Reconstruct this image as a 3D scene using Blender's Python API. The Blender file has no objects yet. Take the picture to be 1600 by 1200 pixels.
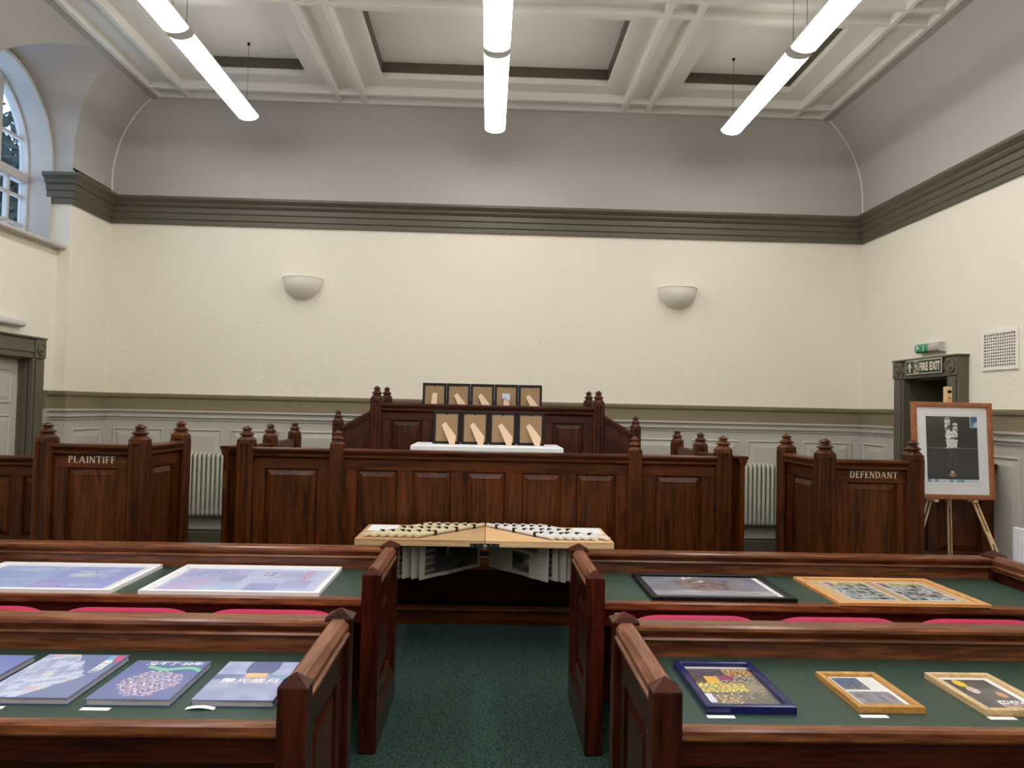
import bpy, bmesh, math, random
from math import sin, cos, pi, sqrt, radians
from mathutils import Vector, Matrix, noise

random.seed(7)
scene = bpy.context.scene
COL = scene.collection

# ------------------------------------------------------------------ camera, sky, exposure
cam_d = bpy.data.cameras.new('camera')
cam_d.sensor_fit = 'HORIZONTAL'; cam_d.sensor_width = 36.0
cam_d.lens = 1216.2 / 1600.0 * 36.0
cam_d.clip_start = 0.05; cam_d.clip_end = 200
cam = bpy.data.objects.new('camera', cam_d); COL.objects.link(cam)
yaw, pitch, roll = .0301, .0309, .0218
fw = Vector((sin(yaw)*cos(pitch), cos(yaw)*cos(pitch), sin(pitch)))
rt = Vector((cos(yaw), -sin(yaw), 0)); up = rt.cross(fw)
r2 = rt*cos(roll) + up*sin(roll); u2 = -rt*sin(roll) + up*cos(roll)
cam.matrix_world = Matrix(((r2.x, u2.x, -fw.x, 0), (r2.y, u2.y, -fw.y, 0), (r2.z, u2.z, -fw.z, 1.65), (0, 0, 0, 1)))
scene.camera = cam

world = bpy.data.worlds.new('sky'); scene.world = world; world.use_nodes = True
bg = world.node_tree.nodes['Background']
bg.inputs['Color'].default_value = (.55, .74, 1.0, 1); bg.inputs['Strength'].default_value = 1.3

vs = scene.view_settings
vs.view_transform = 'Standard'; vs.look = 'None'; vs.gamma = 1.0; vs.use_curve_mapping = False
vs.exposure = 1.15
LAMP = 9.0            # emission of the tube diffusers

# ------------------------------------------------------------------ colour and materials
def lin(c): return c/12.92 if c <= .04045 else ((c+.055)/1.055)**2.4
def rgb(r, g, b): return (lin(r/255), lin(g/255), lin(b/255), 1)
MATS = {}
def new_mat(name):
    m = bpy.data.materials.new(name); m.use_nodes = True
    nt = m.node_tree; b = nt.nodes['Principled BSDF']; MATS[name] = m
    return m, nt, b
def plain(name, col, rough=.6, metal=0, spec=.5, var=.06, vscale=9.0, bump=0, bscale=60.0):
    m, nt, b = new_mat(name); N, L = nt.nodes, nt.links
    b.inputs['Roughness'].default_value = rough; b.inputs['Metallic'].default_value = metal
    b.inputs['Specular IOR Level'].default_value = spec
    tc = N.new('ShaderNodeTexCoord'); nz = N.new('ShaderNodeTexNoise'); nz.inputs['Scale'].default_value = vscale
    nz.inputs['Detail'].default_value = 4
    L.new(tc.outputs['Object'], nz.inputs['Vector'])
    mx = N.new('ShaderNodeMix'); mx.data_type = 'RGBA'
    mx.inputs['A'].default_value = tuple(c*(1-var) for c in col[:3])+(1,)
    mx.inputs['B'].default_value = tuple(min(1, c*(1+var)) for c in col[:3])+(1,)
    L.new(nz.outputs['Fac'], mx.inputs['Factor']); L.new(mx.outputs['Result'], b.inputs['Base Color'])
    if bump:
        n2 = N.new('ShaderNodeTexNoise'); n2.inputs['Scale'].default_value = bscale; n2.inputs['Detail'].default_value = 3
        L.new(tc.outputs['Object'], n2.inputs['Vector'])
        bp = N.new('ShaderNodeBump'); bp.inputs['Strength'].default_value = bump; bp.inputs['Distance'].default_value = .01
        L.new(n2.outputs['Fac'], bp.inputs['Height']); L.new(bp.outputs['Normal'], b.inputs['Normal'])
    return m
def wood(name, dark, light, axis, rough=.32, figure=.5, spec=.28):
    m, nt, b = new_mat(name); N, L = nt.nodes, nt.links
    b.inputs['Roughness'].default_value = rough; b.inputs['Specular IOR Level'].default_value = spec
    tc = N.new('ShaderNodeTexCoord'); oi = N.new('ShaderNodeObjectInfo')
    mul = N.new('ShaderNodeMath'); mul.operation = 'MULTIPLY'; mul.inputs[1].default_value = 37.0
    L.new(oi.outputs['Random'], mul.inputs[0])
    cx = N.new('ShaderNodeCombineXYZ')
    for k in 'XYZ': L.new(mul.outputs[0], cx.inputs[k])
    mp = N.new('ShaderNodeMapping')
    s = {'x': (1.2, 14, 14), 'y': (14, 1.2, 14), 'z': (14, 14, 1.2)}[axis]
    mp.inputs['Scale'].default_value = s
    L.new(tc.outputs['Object'], mp.inputs['Vector']); L.new(cx.outputs[0], mp.inputs['Location'])
    n1 = N.new('ShaderNodeTexNoise'); n1.inputs['Scale'].default_value = 1.6; n1.inputs['Detail'].default_value = 6
    n1.inputs['Distortion'].default_value = 1.0
    L.new(mp.outputs[0], n1.inputs['Vector'])
    n2 = N.new('ShaderNodeTexNoise'); n2.inputs['Scale'].default_value = 4.5; n2.inputs['Detail'].default_value = 4; n2.inputs['Distortion'].default_value = .6
    L.new(mp.outputs[0], n2.inputs['Vector'])
    ad = N.new('ShaderNodeMath'); ad.operation = 'MULTIPLY_ADD'; ad.inputs[1].default_value = .55
    L.new(n2.outputs['Fac'], ad.inputs[0])
    sc = N.new('ShaderNodeMath'); sc.operation = 'MULTIPLY'; sc.inputs[1].default_value = figure+.3
    L.new(n1.outputs['Fac'], sc.inputs[0]); L.new(sc.outputs[0], ad.inputs[2])
    rp = N.new('ShaderNodeValToRGB'); e = rp.color_ramp.elements
    e[0].position = .44; e[0].color = dark; e[1].position = .80; e[1].color = light
    L.new(ad.outputs[0], rp.inputs['Fac'])
    hv = N.new('ShaderNodeHueSaturation')
    mr = N.new('ShaderNodeMapRange'); mr.inputs['To Min'].default_value = .82; mr.inputs['To Max'].default_value = 1.2
    L.new(oi.outputs['Random'], mr.inputs['Value']); L.new(mr.outputs[0], hv.inputs['Value'])
    L.new(rp.outputs['Color'], hv.inputs['Color']); L.new(hv.outputs['Color'], b.inputs['Base Color'])
    return m

# painted shell
plain('cream', rgb(238, 230, 212), .85, spec=.25, var=.03, vscale=1.5)
def cream_relief():
    m = MATS['cream']; nt = m.node_tree; N, L = nt.nodes, nt.links; b = N['Principled BSDF']
    tc = N.new('ShaderNodeTexCoord'); mp = N.new('ShaderNodeMapping'); mp.inputs['Scale'].default_value = (1, 1, 1.7)
    L.new(tc.outputs['Object'], mp.inputs['Vector'])
    nz = N.new('ShaderNodeTexNoise'); nz.inputs['Scale'].default_value = 30; nz.inputs['Detail'].default_value = 3; nz.inputs['Distortion'].default_value = .8
    L.new(mp.outputs[0], nz.inputs['Vector'])
    bp = N.new('ShaderNodeBump'); bp.inputs['Strength'].default_value = .35; bp.inputs['Distance'].default_value = .012
    L.new(nz.outputs['Fac'], bp.inputs['Height']); L.new(bp.outputs['Normal'], b.inputs['Normal'])
cream_relief()
plain('upper_grey', rgb(186, 180, 174), .8, spec=.2, var=.04, vscale=1.2)
plain('ceiling_white', rgb(234, 230, 222), .75, spec=.2, var=.03, vscale=2)
plain('olive', rgb(92, 86, 70), .5, var=.05, vscale=4)
plain('olive_pale', rgb(128, 116, 90), .5, var=.05, vscale=4)
plain('stone_grey', rgb(190, 184, 173), .5, var=.04, vscale=3)
plain('roof', rgb(90, 90, 90), .9)
plain('frame_white', rgb(196, 190, 182), .5, var=.05)
# timber
OD, OL = rgb(27, 10, 3), rgb(94, 47, 14)
for ax in 'xyz': wood('oak_'+ax, OD, OL, ax, .34, .5)
RD, RL = rgb(36, 11, 6), rgb(84, 35, 19)
for ax in 'xyz': wood('mahogany_'+ax, RD, RL, ax, .26, .35)
wood('worn_lit_x', rgb(96, 50, 28), rgb(172, 108, 66), 'x', .24, .2, .5)  # lighter rail wood: hand wear plus sheen from overhead light painted in
wood('worn_lit_y', rgb(100, 56, 36), rgb(176, 118, 82), 'y', .3, .15, .5)  # end rails: worn wood, lightened further to paint in the lamp highlight
JD, JL = rgb(44, 17, 9), rgb(86, 42, 24)
for ax in 'xyz': wood('bench_'+ax, JD, JL, ax, .4, .35)
PD, PL = rgb(205, 165, 118), rgb(232, 205, 165)
for ax in 'xyz': wood('pine_'+ax, PD, PL, ax, .5, .3)
wood('ply', rgb(196, 152, 104), rgb(222, 186, 140), 'x', .55, .3)
wood('tan_frame', rgb(160, 98, 62), rgb(186, 124, 84), 'z', .4, .3)
wood('orange_frame', rgb(196, 136, 76), rgb(226, 172, 112), 'x', .4, .3)
wood('honey_frame', rgb(196, 138, 66), rgb(228, 178, 104), 'y', .4, .3)
wood('pale_frame', rgb(186, 152, 104), rgb(222, 194, 150), 'y', .4, .3)
# soft and small
plain('leather', rgb(40, 65, 53), .42, var=.12, vscale=5, bump=.08, bscale=250)
plain('crimson', rgb(180, 34, 76), .8, var=.05, spec=.3, bump=.1, bscale=300)
plain('black', rgb(9, 9, 10), .45, var=.1, spec=.3)
plain('dark_metal', rgb(40, 52, 58), .4, metal=.6)
plain('chrome', rgb(190, 190, 190), .25, metal=1)
plain('wire', rgb(70, 66, 62), .5)
plain('gold', rgb(246, 230, 204), .5, var=.08, vscale=30)
plain('white_gloss', rgb(246, 247, 249), .35, var=.02)
plain('white_card', rgb(236, 236, 236), .7, var=.02)
plain('lamp_body', rgb(214, 212, 206), .5, var=.02)
plain('plaster', rgb(240, 233, 220), .7, var=.03)
plain('radiator_paint', rgb(190, 188, 170), .42, var=.04)
plain('sign_green', rgb(16, 56, 46), .4, var=.05)
plain('exit_green', rgb(20, 150, 100), .3, var=.1)
plain('photo_lum', rgb(232, 222, 190), .5, var=.02)
plain('clear_plastic', rgb(190, 176, 172), .25, var=.15, vscale=30)
plain('kraft', rgb(158, 128, 94), .75, var=.05, vscale=20)
plain('tan_mount', rgb(208, 176, 132), .7, var=.04)
plain('strut_board', rgb(216, 184, 154), .7, var=.04)
plain('blue_gloss', rgb(16, 20, 84), .25, var=.1)
plain('page_edge', rgb(186, 182, 178), .7, var=.1, vscale=60)
plain('cover_daylit', rgb(110, 122, 166), .4, var=.05)  # book cover colour with bluish daylight painted in
plain('newsprint', rgb(176, 172, 160), .85, var=.1, vscale=12)
plain('tape', rgb(205, 220, 230), .4, var=.1)
plain('leaf', rgb(28, 42, 30), .7, var=.4, vscale=3)
plain('bark', rgb(60, 52, 44), .9, var=.3)
plain('brass', rgb(170, 140, 80), .35, metal=.9)

def carpet():
    m, nt, b = new_mat('carpet'); N, L = nt.nodes, nt.links
    b.inputs['Roughness'].default_value = .95; b.inputs['Specular IOR Level'].default_value = .1
    tc = N.new('ShaderNodeTexCoord')
    v = N.new('ShaderNodeTexVoronoi'); v.inputs['Scale'].default_value = 150
    L.new(tc.outputs['Object'], v.inputs['Vector'])
    n = N.new('ShaderNodeTexNoise'); n.inputs['Scale'].default_value = 70; n.inputs['Detail'].default_value = 5
    L.new(tc.outputs['Object'], n.inputs['Vector'])
    a = N.new('ShaderNodeMath'); a.operation = 'MULTIPLY'; L.new(v.outputs['Distance'], a.inputs[0]); L.new(n.outputs['Fac'], a.inputs[1])
    rp = N.new('ShaderNodeValToRGB'); e = rp.color_ramp.elements
    e[0].position = .05; e[0].color = rgb(66, 88, 80); e[1].position = .40; e[1].color = rgb(20, 36, 31)
    L.new(a.outputs[0], rp.inputs['Fac']); L.new(rp.outputs['Color'], b.inputs['Base Color'])
    bp = N.new('ShaderNodeBump'); bp.inputs['Strength'].default_value = .5; bp.inputs['Distance'].default_value = .006
    L.new(v.outputs['Distance'], bp.inputs['Height']); L.new(bp.outputs['Normal'], b.inputs['Normal'])
carpet()
def emissive(name, col, s):
    m, nt, b = new_mat(name)
    b.inputs['Base Color'].default_value = col; b.inputs['Emission Color'].default_value = col
    b.inputs['Emission Strength'].default_value = s
emissive('tube_glow', (1, .99, .975, 1), LAMP)
emissive('fill_glow', (1, .99, .975, 1), 1.6)  # glow for the added strips that brighten the ceiling
def glassy(name, tint, rough):
    m, nt, b = new_mat(name); N, L = nt.nodes, nt.links
    tr = N.new('ShaderNodeBsdfTransparent'); tr.inputs['Color'].default_value = tint
    gl = N.new('ShaderNodeBsdfGlossy'); gl.inputs['Roughness'].default_value = rough
    lw = N.new('ShaderNodeLayerWeight'); lw.inputs['Blend'].default_value = .5
    pw = N.new('ShaderNodeMath'); pw.operation = 'POWER'; pw.inputs[1].default_value = 5
    L.new(lw.outputs['Facing'], pw.inputs[0])
    fr = N.new('ShaderNodeMath'); fr.operation = 'MULTIPLY_ADD'; fr.inputs[1].default_value = .4; fr.inputs[2].default_value = .03
    L.new(pw.outputs[0], fr.inputs[0])
    mx = N.new('ShaderNodeMixShader')
    L.new(fr.outputs[0], mx.inputs[0]); L.new(tr.outputs[0], mx.inputs[1]); L.new(gl.outputs[0], mx.inputs[2])
    L.new(mx.outputs[0], N['Material Output'].inputs['Surface'])
glassy('window_glass', (.9, .95, 1, 1), .02)
glassy('picture_glass', (1, 1, 1, 1), .06)
def printed(name, rough):
    m, nt, b = new_mat(name); N, L = nt.nodes, nt.links
    b.inputs['Roughness'].default_value = rough
    at = N.new('ShaderNodeVertexColor'); at.layer_name = 'ink'
    L.new(at.outputs['Color'], b.inputs['Base Color'])
printed('print_matt', .7); printed('print_gloss', .3)

# ------------------------------------------------------------------ mesh builder and object helpers
OFF = {}
class MB:
    def __init__(s, M=None): s.v = []; s.f = []; s.M = M
    def add(s, vs, fs):
        n = len(s.v)
        for p in vs:
            p = Vector(p)
            s.v.append(s.M @ p if s.M else p)
        s.f += [tuple(n+i for i in f) for f in fs]
        return s
    def box(s, x0, x1, y0, y1, z0, z1, c=0):
        if x0 > x1: x0, x1 = x1, x0
        if y0 > y1: y0, y1 = y1, y0
        if c <= 0:
            return s.add([(x, y, z) for x in (x0, x1) for y in (y0, y1) for z in (z0, z1)],
                         [(0, 1, 3, 2), (4, 6, 7, 5), (0, 4, 5, 1), (2, 3, 7, 6), (0, 2, 6, 4), (1, 5, 7, 3)])
        c = min(c, .45*min(x1-x0, y1-y0, z1-z0))
        V = []; idx = {}
        for i, (x, dx) in enumerate(((x0, c), (x1, -c))):
            for j, (y, dy) in enumerate(((y0, c), (y1, -c))):
                for k, (z, dz) in enumerate(((z0, c), (z1, -c))):
                    idx[i, j, k, 0] = len(V); V.append((x, y+dy, z+dz))
                    idx[i, j, k, 1] = len(V); V.append((x+dx, y, z+dz))
                    idx[i, j, k, 2] = len(V); V.append((x+dx, y+dy, z))
        F = []
        for i in (0, 1):
            F.append([idx[i, a, b, 0] for a, b in ((0, 0), (0, 1), (1, 1), (1, 0))])
            F.append([idx[a, i, b, 1] for a, b in ((0, 0), (0, 1), (1, 1), (1, 0))])
            F.append([idx[a, b, i, 2] for a, b in ((0, 0), (0, 1), (1, 1), (1, 0))])
        for a in (0, 1):
            for b in (0, 1):
                F.append([idx[a, b, 0, 0], idx[a, b, 1, 0], idx[a, b, 1, 1], idx[a, b, 0, 1]])
                F.append([idx[a, 0, b, 0], idx[a, 1, b, 0], idx[a, 1, b, 2], idx[a, 0, b, 2]])
                F.append([idx[0, a, b, 1], idx[1, a, b, 1], idx[1, a, b, 2], idx[0, a, b, 2]])
        for i in (0, 1):
            for j in (0, 1):
                for k in (0, 1): F.append([idx[i, j, k, q] for q in range(3)])
        return s.add(V, F)
    def prism(s, poly, axis, a, b):
        n = len(poly)
        def P(t, p, q): return {'x': (t, p, q), 'y': (p, t, q), 'z': (p, q, t)}[axis]
        V = [P(a, p, q) for p, q in poly]+[P(b, p, q) for p, q in poly]
        F = [tuple(range(n)), tuple(range(2*n-1, n-1, -1))]+[(i, (i+1) % n, n+(i+1) % n, n+i) for i in range(n)]
        return s.add(V, F)
    def lathe(s, prof, n=8, cx=0, cy=0, rot=0, a0=0, a1=2*pi):
        full = abs(a1-a0-2*pi) < 1e-6; m = n if full else n+1
        V = []; F = []
        for r, z in prof:
            for i in range(m):
                a = rot+a0+(a1-a0)*i/n; V.append((cx+r*cos(a), cy+r*sin(a), z))
        for k in range(len(prof)-1):
            for i in range(n):
                j = (i+1) % m; F.append((k*m+i, k*m+j, (k+1)*m+j, (k+1)*m+i))
        if full: F += [tuple(range(m-1, -1, -1)), tuple((len(prof)-1)*m+i for i in range(m))]
        return s.add(V, F)
    def tube(s, pts, r, n=6, closed=False):
        pts = [Vector(p) for p in pts]; m = len(pts); V = []; F = []
        ref = None
        for i, p in enumerate(pts):
            if closed: t = pts[(i+1) % m]-pts[i-1]
            else: t = pts[min(i+1, m-1)]-pts[max(i-1, 0)]
            t.normalize()
            if ref is None:
                ref = Vector((0, 0, 1)) if abs(t.z) < .9 else Vector((1, 0, 0))
            u = t.cross(ref)
            if u.length < 1e-4: u = t.cross(Vector((0, 1, 0)))
            u.normalize(); w = t.cross(u); ref = -w if False else ref
            V += [tuple(p+(u*cos(2*pi*k/n)+w*sin(2*pi*k/n))*r) for k in range(n)]
        for i in range(m if closed else m-1):
            j = (i+1) % m
            for k in range(n): F.append((i*n+k, i*n+(k+1) % n, j*n+(k+1) % n, j*n+k))
        if not closed: F += [tuple(range(n-1, -1, -1)), tuple((m-1)*n+k for k in range(n))]
        return s.add(V, F)
    def beam(s, a, b, w, d, side=(1, 0, 0)):
        a, b = Vector(a), Vector(b); t = (b-a).normalized(); u = Vector(side); u = (u-t*u.dot(t)).normalized(); n = t.cross(u)
        V = [p+u*(i*w/2)+n*(j*d/2) for p in (a, b) for i, j in ((-1, -1), (1, -1), (1, 1), (-1, 1))]
        return s.add(V, [(3, 2, 1, 0), (4, 5, 6, 7)]+[(i, (i+1) % 4, 4+(i+1) % 4, 4+i) for i in range(4)])
    def sweep(s, path, prof):
        n = len(prof); m = len(path); V = []; F = []
        nr = []
        for i in range(m-1):
            dx, dy = path[i+1][0]-path[i][0], path[i+1][1]-path[i][1]; l = sqrt(dx*dx+dy*dy); nr.append((dy/l, -dx/l))
        for i in range(m):
            if i == 0: q = nr[0]
            elif i == m-1: q = nr[-1]
            else:
                a, b = nr[i-1], nr[i]; k = 1+a[0]*b[0]+a[1]*b[1]; q = ((a[0]+b[0])/k, (a[1]+b[1])/k)
            V += [(path[i][0]+q[0]*d, path[i][1]+q[1]*d, z) for d, z in prof]
        for i in range(m-1):
            for k in range(n): F.append((i*n+k, i*n+(k+1) % n, (i+1)*n+(k+1) % n, (i+1)*n+k))
        F += [tuple(range(n)), tuple((m-1)*n+k for k in range(n))]
        return s.add(V, F)
    def rectloft(s, u0, u1, z0, z1, loops):          # front faces -y ; d is out of the face
        V = []; F = []
        for k, (i, d) in enumerate(loops):
            V += [(u0+i, -d, z0+i), (u1-i, -d, z0+i), (u1-i, -d, z1-i), (u0+i, -d, z1-i)]
            if k:
                for j in range(4): F.append((4*k-4+j, 4*k-4+(j+1) % 4, 4*k+(j+1) % 4, 4*k+j))
        F += [(0, 1, 2, 3), tuple(len(V)-4+j for j in range(4))]
        return s.add(V, F)
    def build(s, name, mat, parent=None, smooth=False, kind=None):
        me = bpy.data.meshes.new(name)
        o = Vector(OFF.get(parent.name, (0, 0, 0))) if parent else Vector((0, 0, 0))
        bm = bmesh.new(); vv = [bm.verts.new(p-o) for p in s.v]
        for f in s.f:
            try: bm.faces.new([vv[i] for i in f])
            except ValueError: pass
        bmesh.ops.recalc_face_normals(bm, faces=bm.faces)
        bm.to_mesh(me); bm.free()
        me.materials.append(MATS[mat])
        if smooth:
            me.polygons.foreach_set('use_smooth', [True]*len(me.polygons))
            try: me.set_sharp_from_angle(angle=radians(40))
            except Exception: pass
        ob = bpy.data.objects.new(name, me); COL.objects.link(ob)
        if parent: ob.parent = parent; OFF[ob.name] = tuple(o)
        if kind: ob['kind'] = kind
        return ob
def tag(o, label, cat=None, group=None, kind=None):
    o['label'] = label
    if cat: o['category'] = cat
    if group: o['group'] = group
    if kind: o['kind'] = kind
    return o
def thing(name, label, cat, loc=(0, 0, 0), group=None):
    o = bpy.data.objects.new(name, None); COL.objects.link(o); o.location = loc; o.empty_display_size = .1
    OFF[o.name] = tuple(loc); tag(o, label, cat, group); return o
def copy_tree(o, parent=None):
    c = o.copy(); COL.objects.link(c)
    if parent: c.parent = parent; c.matrix_parent_inverse = o.matrix_parent_inverse
    for ch in list(o.children): copy_tree(ch, c)
    return c
def struct(name, mb, mat, label, smooth=False):
    o = mb.build(name, mat, None, smooth); tag(o, label, kind='structure'); return o
def text_faces(body, size, bold=0.0, align='LEFT', sx=1.0):
    cu = bpy.data.curves.new('t', 'FONT'); cu.body = body; cu.size = size; cu.align_x = align; cu.resolution_u = 2; cu.offset = bold
    o = bpy.data.objects.new('t', cu); COL.objects.link(o)
    dg = bpy.context.evaluated_depsgraph_get(); dg.update()
    me = bpy.data.meshes.new_from_object(o.evaluated_get(dg))
    V = [(v.co.x*sx, v.co.y) for v in me.vertices]; F = [tuple(p.vertices) for p in me.polygons]
    bpy.data.objects.remove(o); bpy.data.curves.remove(cu); bpy.data.meshes.remove(me)
    return V, F
def print_sheet(name, w, h, nx, ny, fn, parent, mat, z, M=None, x0=None, y0=None):
    """flat printed sheet: one colour per cell, lying in local xy at height z"""
    x0 = -w/2 if x0 is None else x0; y0 = -h/2 if y0 is None else y0
    V = [(x0+w*i/nx, y0+h*j/ny, z) for j in range(ny+1) for i in range(nx+1)]
    F = [(j*(nx+1)+i, j*(nx+1)+i+1, (j+1)*(nx+1)+i+1, (j+1)*(nx+1)+i) for j in range(ny) for i in range(nx)]
    if M: V = [tuple(M @ Vector(p)) for p in V]
    me = bpy.data.meshes.new(name); me.from_pydata(V, [], F)
    at = me.color_attributes.new('ink', 'FLOAT_COLOR', 'CORNER')
    cols = []
    for j in range(ny):
        for i in range(nx):
            c = fn((i+.5)/nx, (j+.5)/ny); c = rgb(*[max(0, min(255, q)) for q in c]); cols += list(c)*4
    at.data.foreach_set('color', cols)
    me.materials.append(MATS[mat]); ob = bpy.data.objects.new(name, me); COL.objects.link(ob)
    if parent: ob.parent = parent
    return ob
def nz(x, y, s, seed=0): return noise.noise(Vector((x*s, y*s, seed*7.31)))
def hsh(i, j, k=0):
    return random.Random(int(i)*92821+int(j)*68917+int(k)*31337+11).random()

# ------------------------------------------------------------------ room dimensions (metres)
W = 3.985; YB = 8.2; YR = -3.4; ZC = 4.82; ZCOR = 3.76
R_LUN = .80; Z_SPR = 3.82; BAYS = (6.64, 3.6, .58)
X_BAY = -4.1; X_WIN = -4.42; Z_SILL = 3.09
COVE_R = 1.21; Z_COVE = 3.95
def cove_x(z):                                   # distance from centre line, right-hand side
    t = max(0, z-Z_COVE); return (W-COVE_R)+sqrt(max(0, COVE_R**2-t*t))

# ---- floor, walls
struct('floor', MB().box(-4.6, 4.6, YR-.2, YB+.2, -.12, 0), 'carpet', 'dark green woven carpet covering the courtroom floor')
wb = struct('wall_back', MB().box(-4.6, 4.6, YB, YB+.2, 0, 3.6), 'cream', 'cream textured wall behind the judge bench')
MB().box(-4.6, 4.6, YB, YB+.2, 3.6, 5.25).build('upper_wall', 'upper_grey', wb)
struct('wall_rear', MB().box(-4.6, 4.6, YR-.2, YR, 0, 5.2), 'cream', 'cream wall at the rear of the courtroom')
# right wall with a door opening
D2 = (6.5, 7.2, 2.0)          # y0,y1,top
wr = struct('wall_right', MB().box(W, W+.5, YR, D2[0], 0, 3.6).box(W, W+.5, D2[1], YB, 0, 3.6).box(W, W+.5, D2[0], D2[1], D2[2], 3.6),
            'cream', 'cream textured right wall with fire exit door')
mb = MB(); n = 14; ys = (YR, YB)
prof = [(cove_x(ZCOR+(ZC-ZCOR)*k/n), ZCOR+(ZC-ZCOR)*k/n) for k in range(n+1)]
V = []; F = []
for k, (x, z) in enumerate([(W, 3.55)]+prof): V += [(x, YR, z), (x, YB, z)]
for k in range(n+1): F.append((2*k, 2*k+1, 2*k+3, 2*k+2))
mb.add(V, F).build('cove', 'upper_grey', wr, True)
# left wall: piers, bay walls, cove with lunettes
D1 = (6.3, 7.05, 2.0)
piers = [(BAYS[0]+R_LUN, YB), (BAYS[1]+R_LUN, BAYS[0]-R_LUN), (BAYS[2]+R_LUN, BAYS[1]-R_LUN), (YR, BAYS[2]-R_LUN)]
mb = MB()
for a, b in piers: mb.box(-W-.475, -W, a, b, 0, 3.6)
for i, c in enumerate(BAYS):
    a, b = c-R_LUN, c+R_LUN
    if i == 0:
        mb.box(-W-.475, X_BAY, a, D1[0], 0, Z_SILL).box(-W-.475, X_BAY, D1[1], b, 0, Z_SILL).box(-W-.475, X_BAY, D1[0], D1[1], D1[2], Z_SILL)
    else: mb.box(-W-.475, X_BAY, a, b, 0, Z_SILL)
wl = struct('wall_left', mb, 'cream', 'cream textured left wall with arched window bays')
mb = MB()
for a, b in piers: mb.box(-W-.475, -W, a, b, 3.6, Z_SPR+.02)
mb.build('upper_wall', 'upper_grey', wl)
GROIN = [(7.44, 3.82), (7.438, 4.04), (7.42, 4.21), (7.373, 4.47), (7.338, 4.643), (7.32, 4.748), (7.30, 4.79), (7.22, 4.812), (7.08, 4.815), (6.979, 4.80),
         (6.803, 4.734), (6.58, 4.637), (6.342, 4.50), (6.176, 4.374), (6.02, 4.21), (5.90, 4.02), (5.85, 3.90), (5.84, 3.82)]
def lun_z(y):
    for i, c in enumerate(BAYS):
        if abs(y-c) < R_LUN+1e-6:
            if i == 0:
                for (ya, za), (yb, zb) in zip(GROIN[:-1], GROIN[1:]):
                    if yb <= y <= ya: return za+(zb-za)*(ya-y)/(ya-yb)
                return Z_SPR
            return Z_SPR+sqrt(max(0, R_LUN**2-(y-c)**2))
    return 0
ysamp = [YR, YB]+[g[0] for g in GROIN]
for c in BAYS: ysamp += [c+R_LUN*cos(pi*k/40) for k in range(41)]
ysamp = sorted(set(round(y, 5) for y in ysamp)); V = []; F = []; m = 15
for y in ysamp:
    zl = max(ZCOR, lun_z(y))
    for c in BAYS:
        if abs(abs(y-c)-R_LUN) < 1e-4: zl = max(ZCOR, Z_SPR)
    for k in range(m):
        z = zl+(ZC-zl)*k/(m-1); V.append((-cove_x(z), y, z))
for i in range(len(ysamp)-1):
    for k in range(m-1): F.append((i*m+k, (i+1)*m+k, (i+1)*m+k+1, i*m+k+1))
MB().add(V, F).build('cove', 'upper_grey', wl, True)
def groin_at(q):                                 # q = 0..1 along the measured groin by chord length
    d = [0]
    for a, b in zip(GROIN[:-1], GROIN[1:]): d.append(d[-1]+sqrt((a[0]-b[0])**2+(a[1]-b[1])**2))
    t = q*d[-1]
    for i in range(len(d)-1):
        if t <= d[i+1]+1e-9:
            k = (t-d[i])/(d[i+1]-d[i]); a, b = GROIN[i], GROIN[i+1]
            return a[0]+(b[0]-a[0])*k, a[1]+(b[1]-a[1])*k
for i, c in enumerate(BAYS):
    V = []; F = []
    for k in range(61):
        a = pi*k/60; y = c+R_LUN*cos(a); z = Z_SPR+R_LUN*sin(a)
        gy, gz = groin_at(k/60) if i == 0 else (y, z)
        V += [(-W-.475, y, z), (-4.2, y, z), (-cove_x(gz), gy, gz)]
        if k: F += [(3*k-3, 3*k-2, 3*k+1, 3*k), (3*k-2, 3*k-1, 3*k+2, 3*k+1)]
    MB().add(V, F).build('lunette', 'upper_grey', wl, True)
    mb = MB(); mb.tube([(-4.2, c+(R_LUN-.004)*cos(pi*k/40), Z_SPR+(R_LUN-.004)*sin(pi*k/40)) for k in range(41)], .011, 6); mb.build('arch_bead', 'ceiling_white', wl, True)
for s, par in ((-1, wl), (1, wr)):
    zz = [3.76+(ZC-3.76)*k/24 for k in range(25)]
    mb = MB(); mb.tube([(s*(cove_x(z)-.006), YB-.006, z) for z in zz], .008, 6); mb.build('corner_bead', 'ceiling_white', par, True)

# ---- ceiling: ribs, channels, coffers
XR = (-3.52, -3.21, -1.63, -1.37, 1.37, 1.63, 3.21, 3.52)
YRB = [8.165, 7.93]
while YRB[-1] > YR+.3:
    YRB.append(YRB[-1]-1.79); YRB.append(YRB[-1]-.24)
YRB = [y for y in YRB if y > YR+.03]
RW = .055
mb = MB().box(-4.6, 4.6, YR-.2, YB+.2, 5.2, 5.3)
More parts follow.
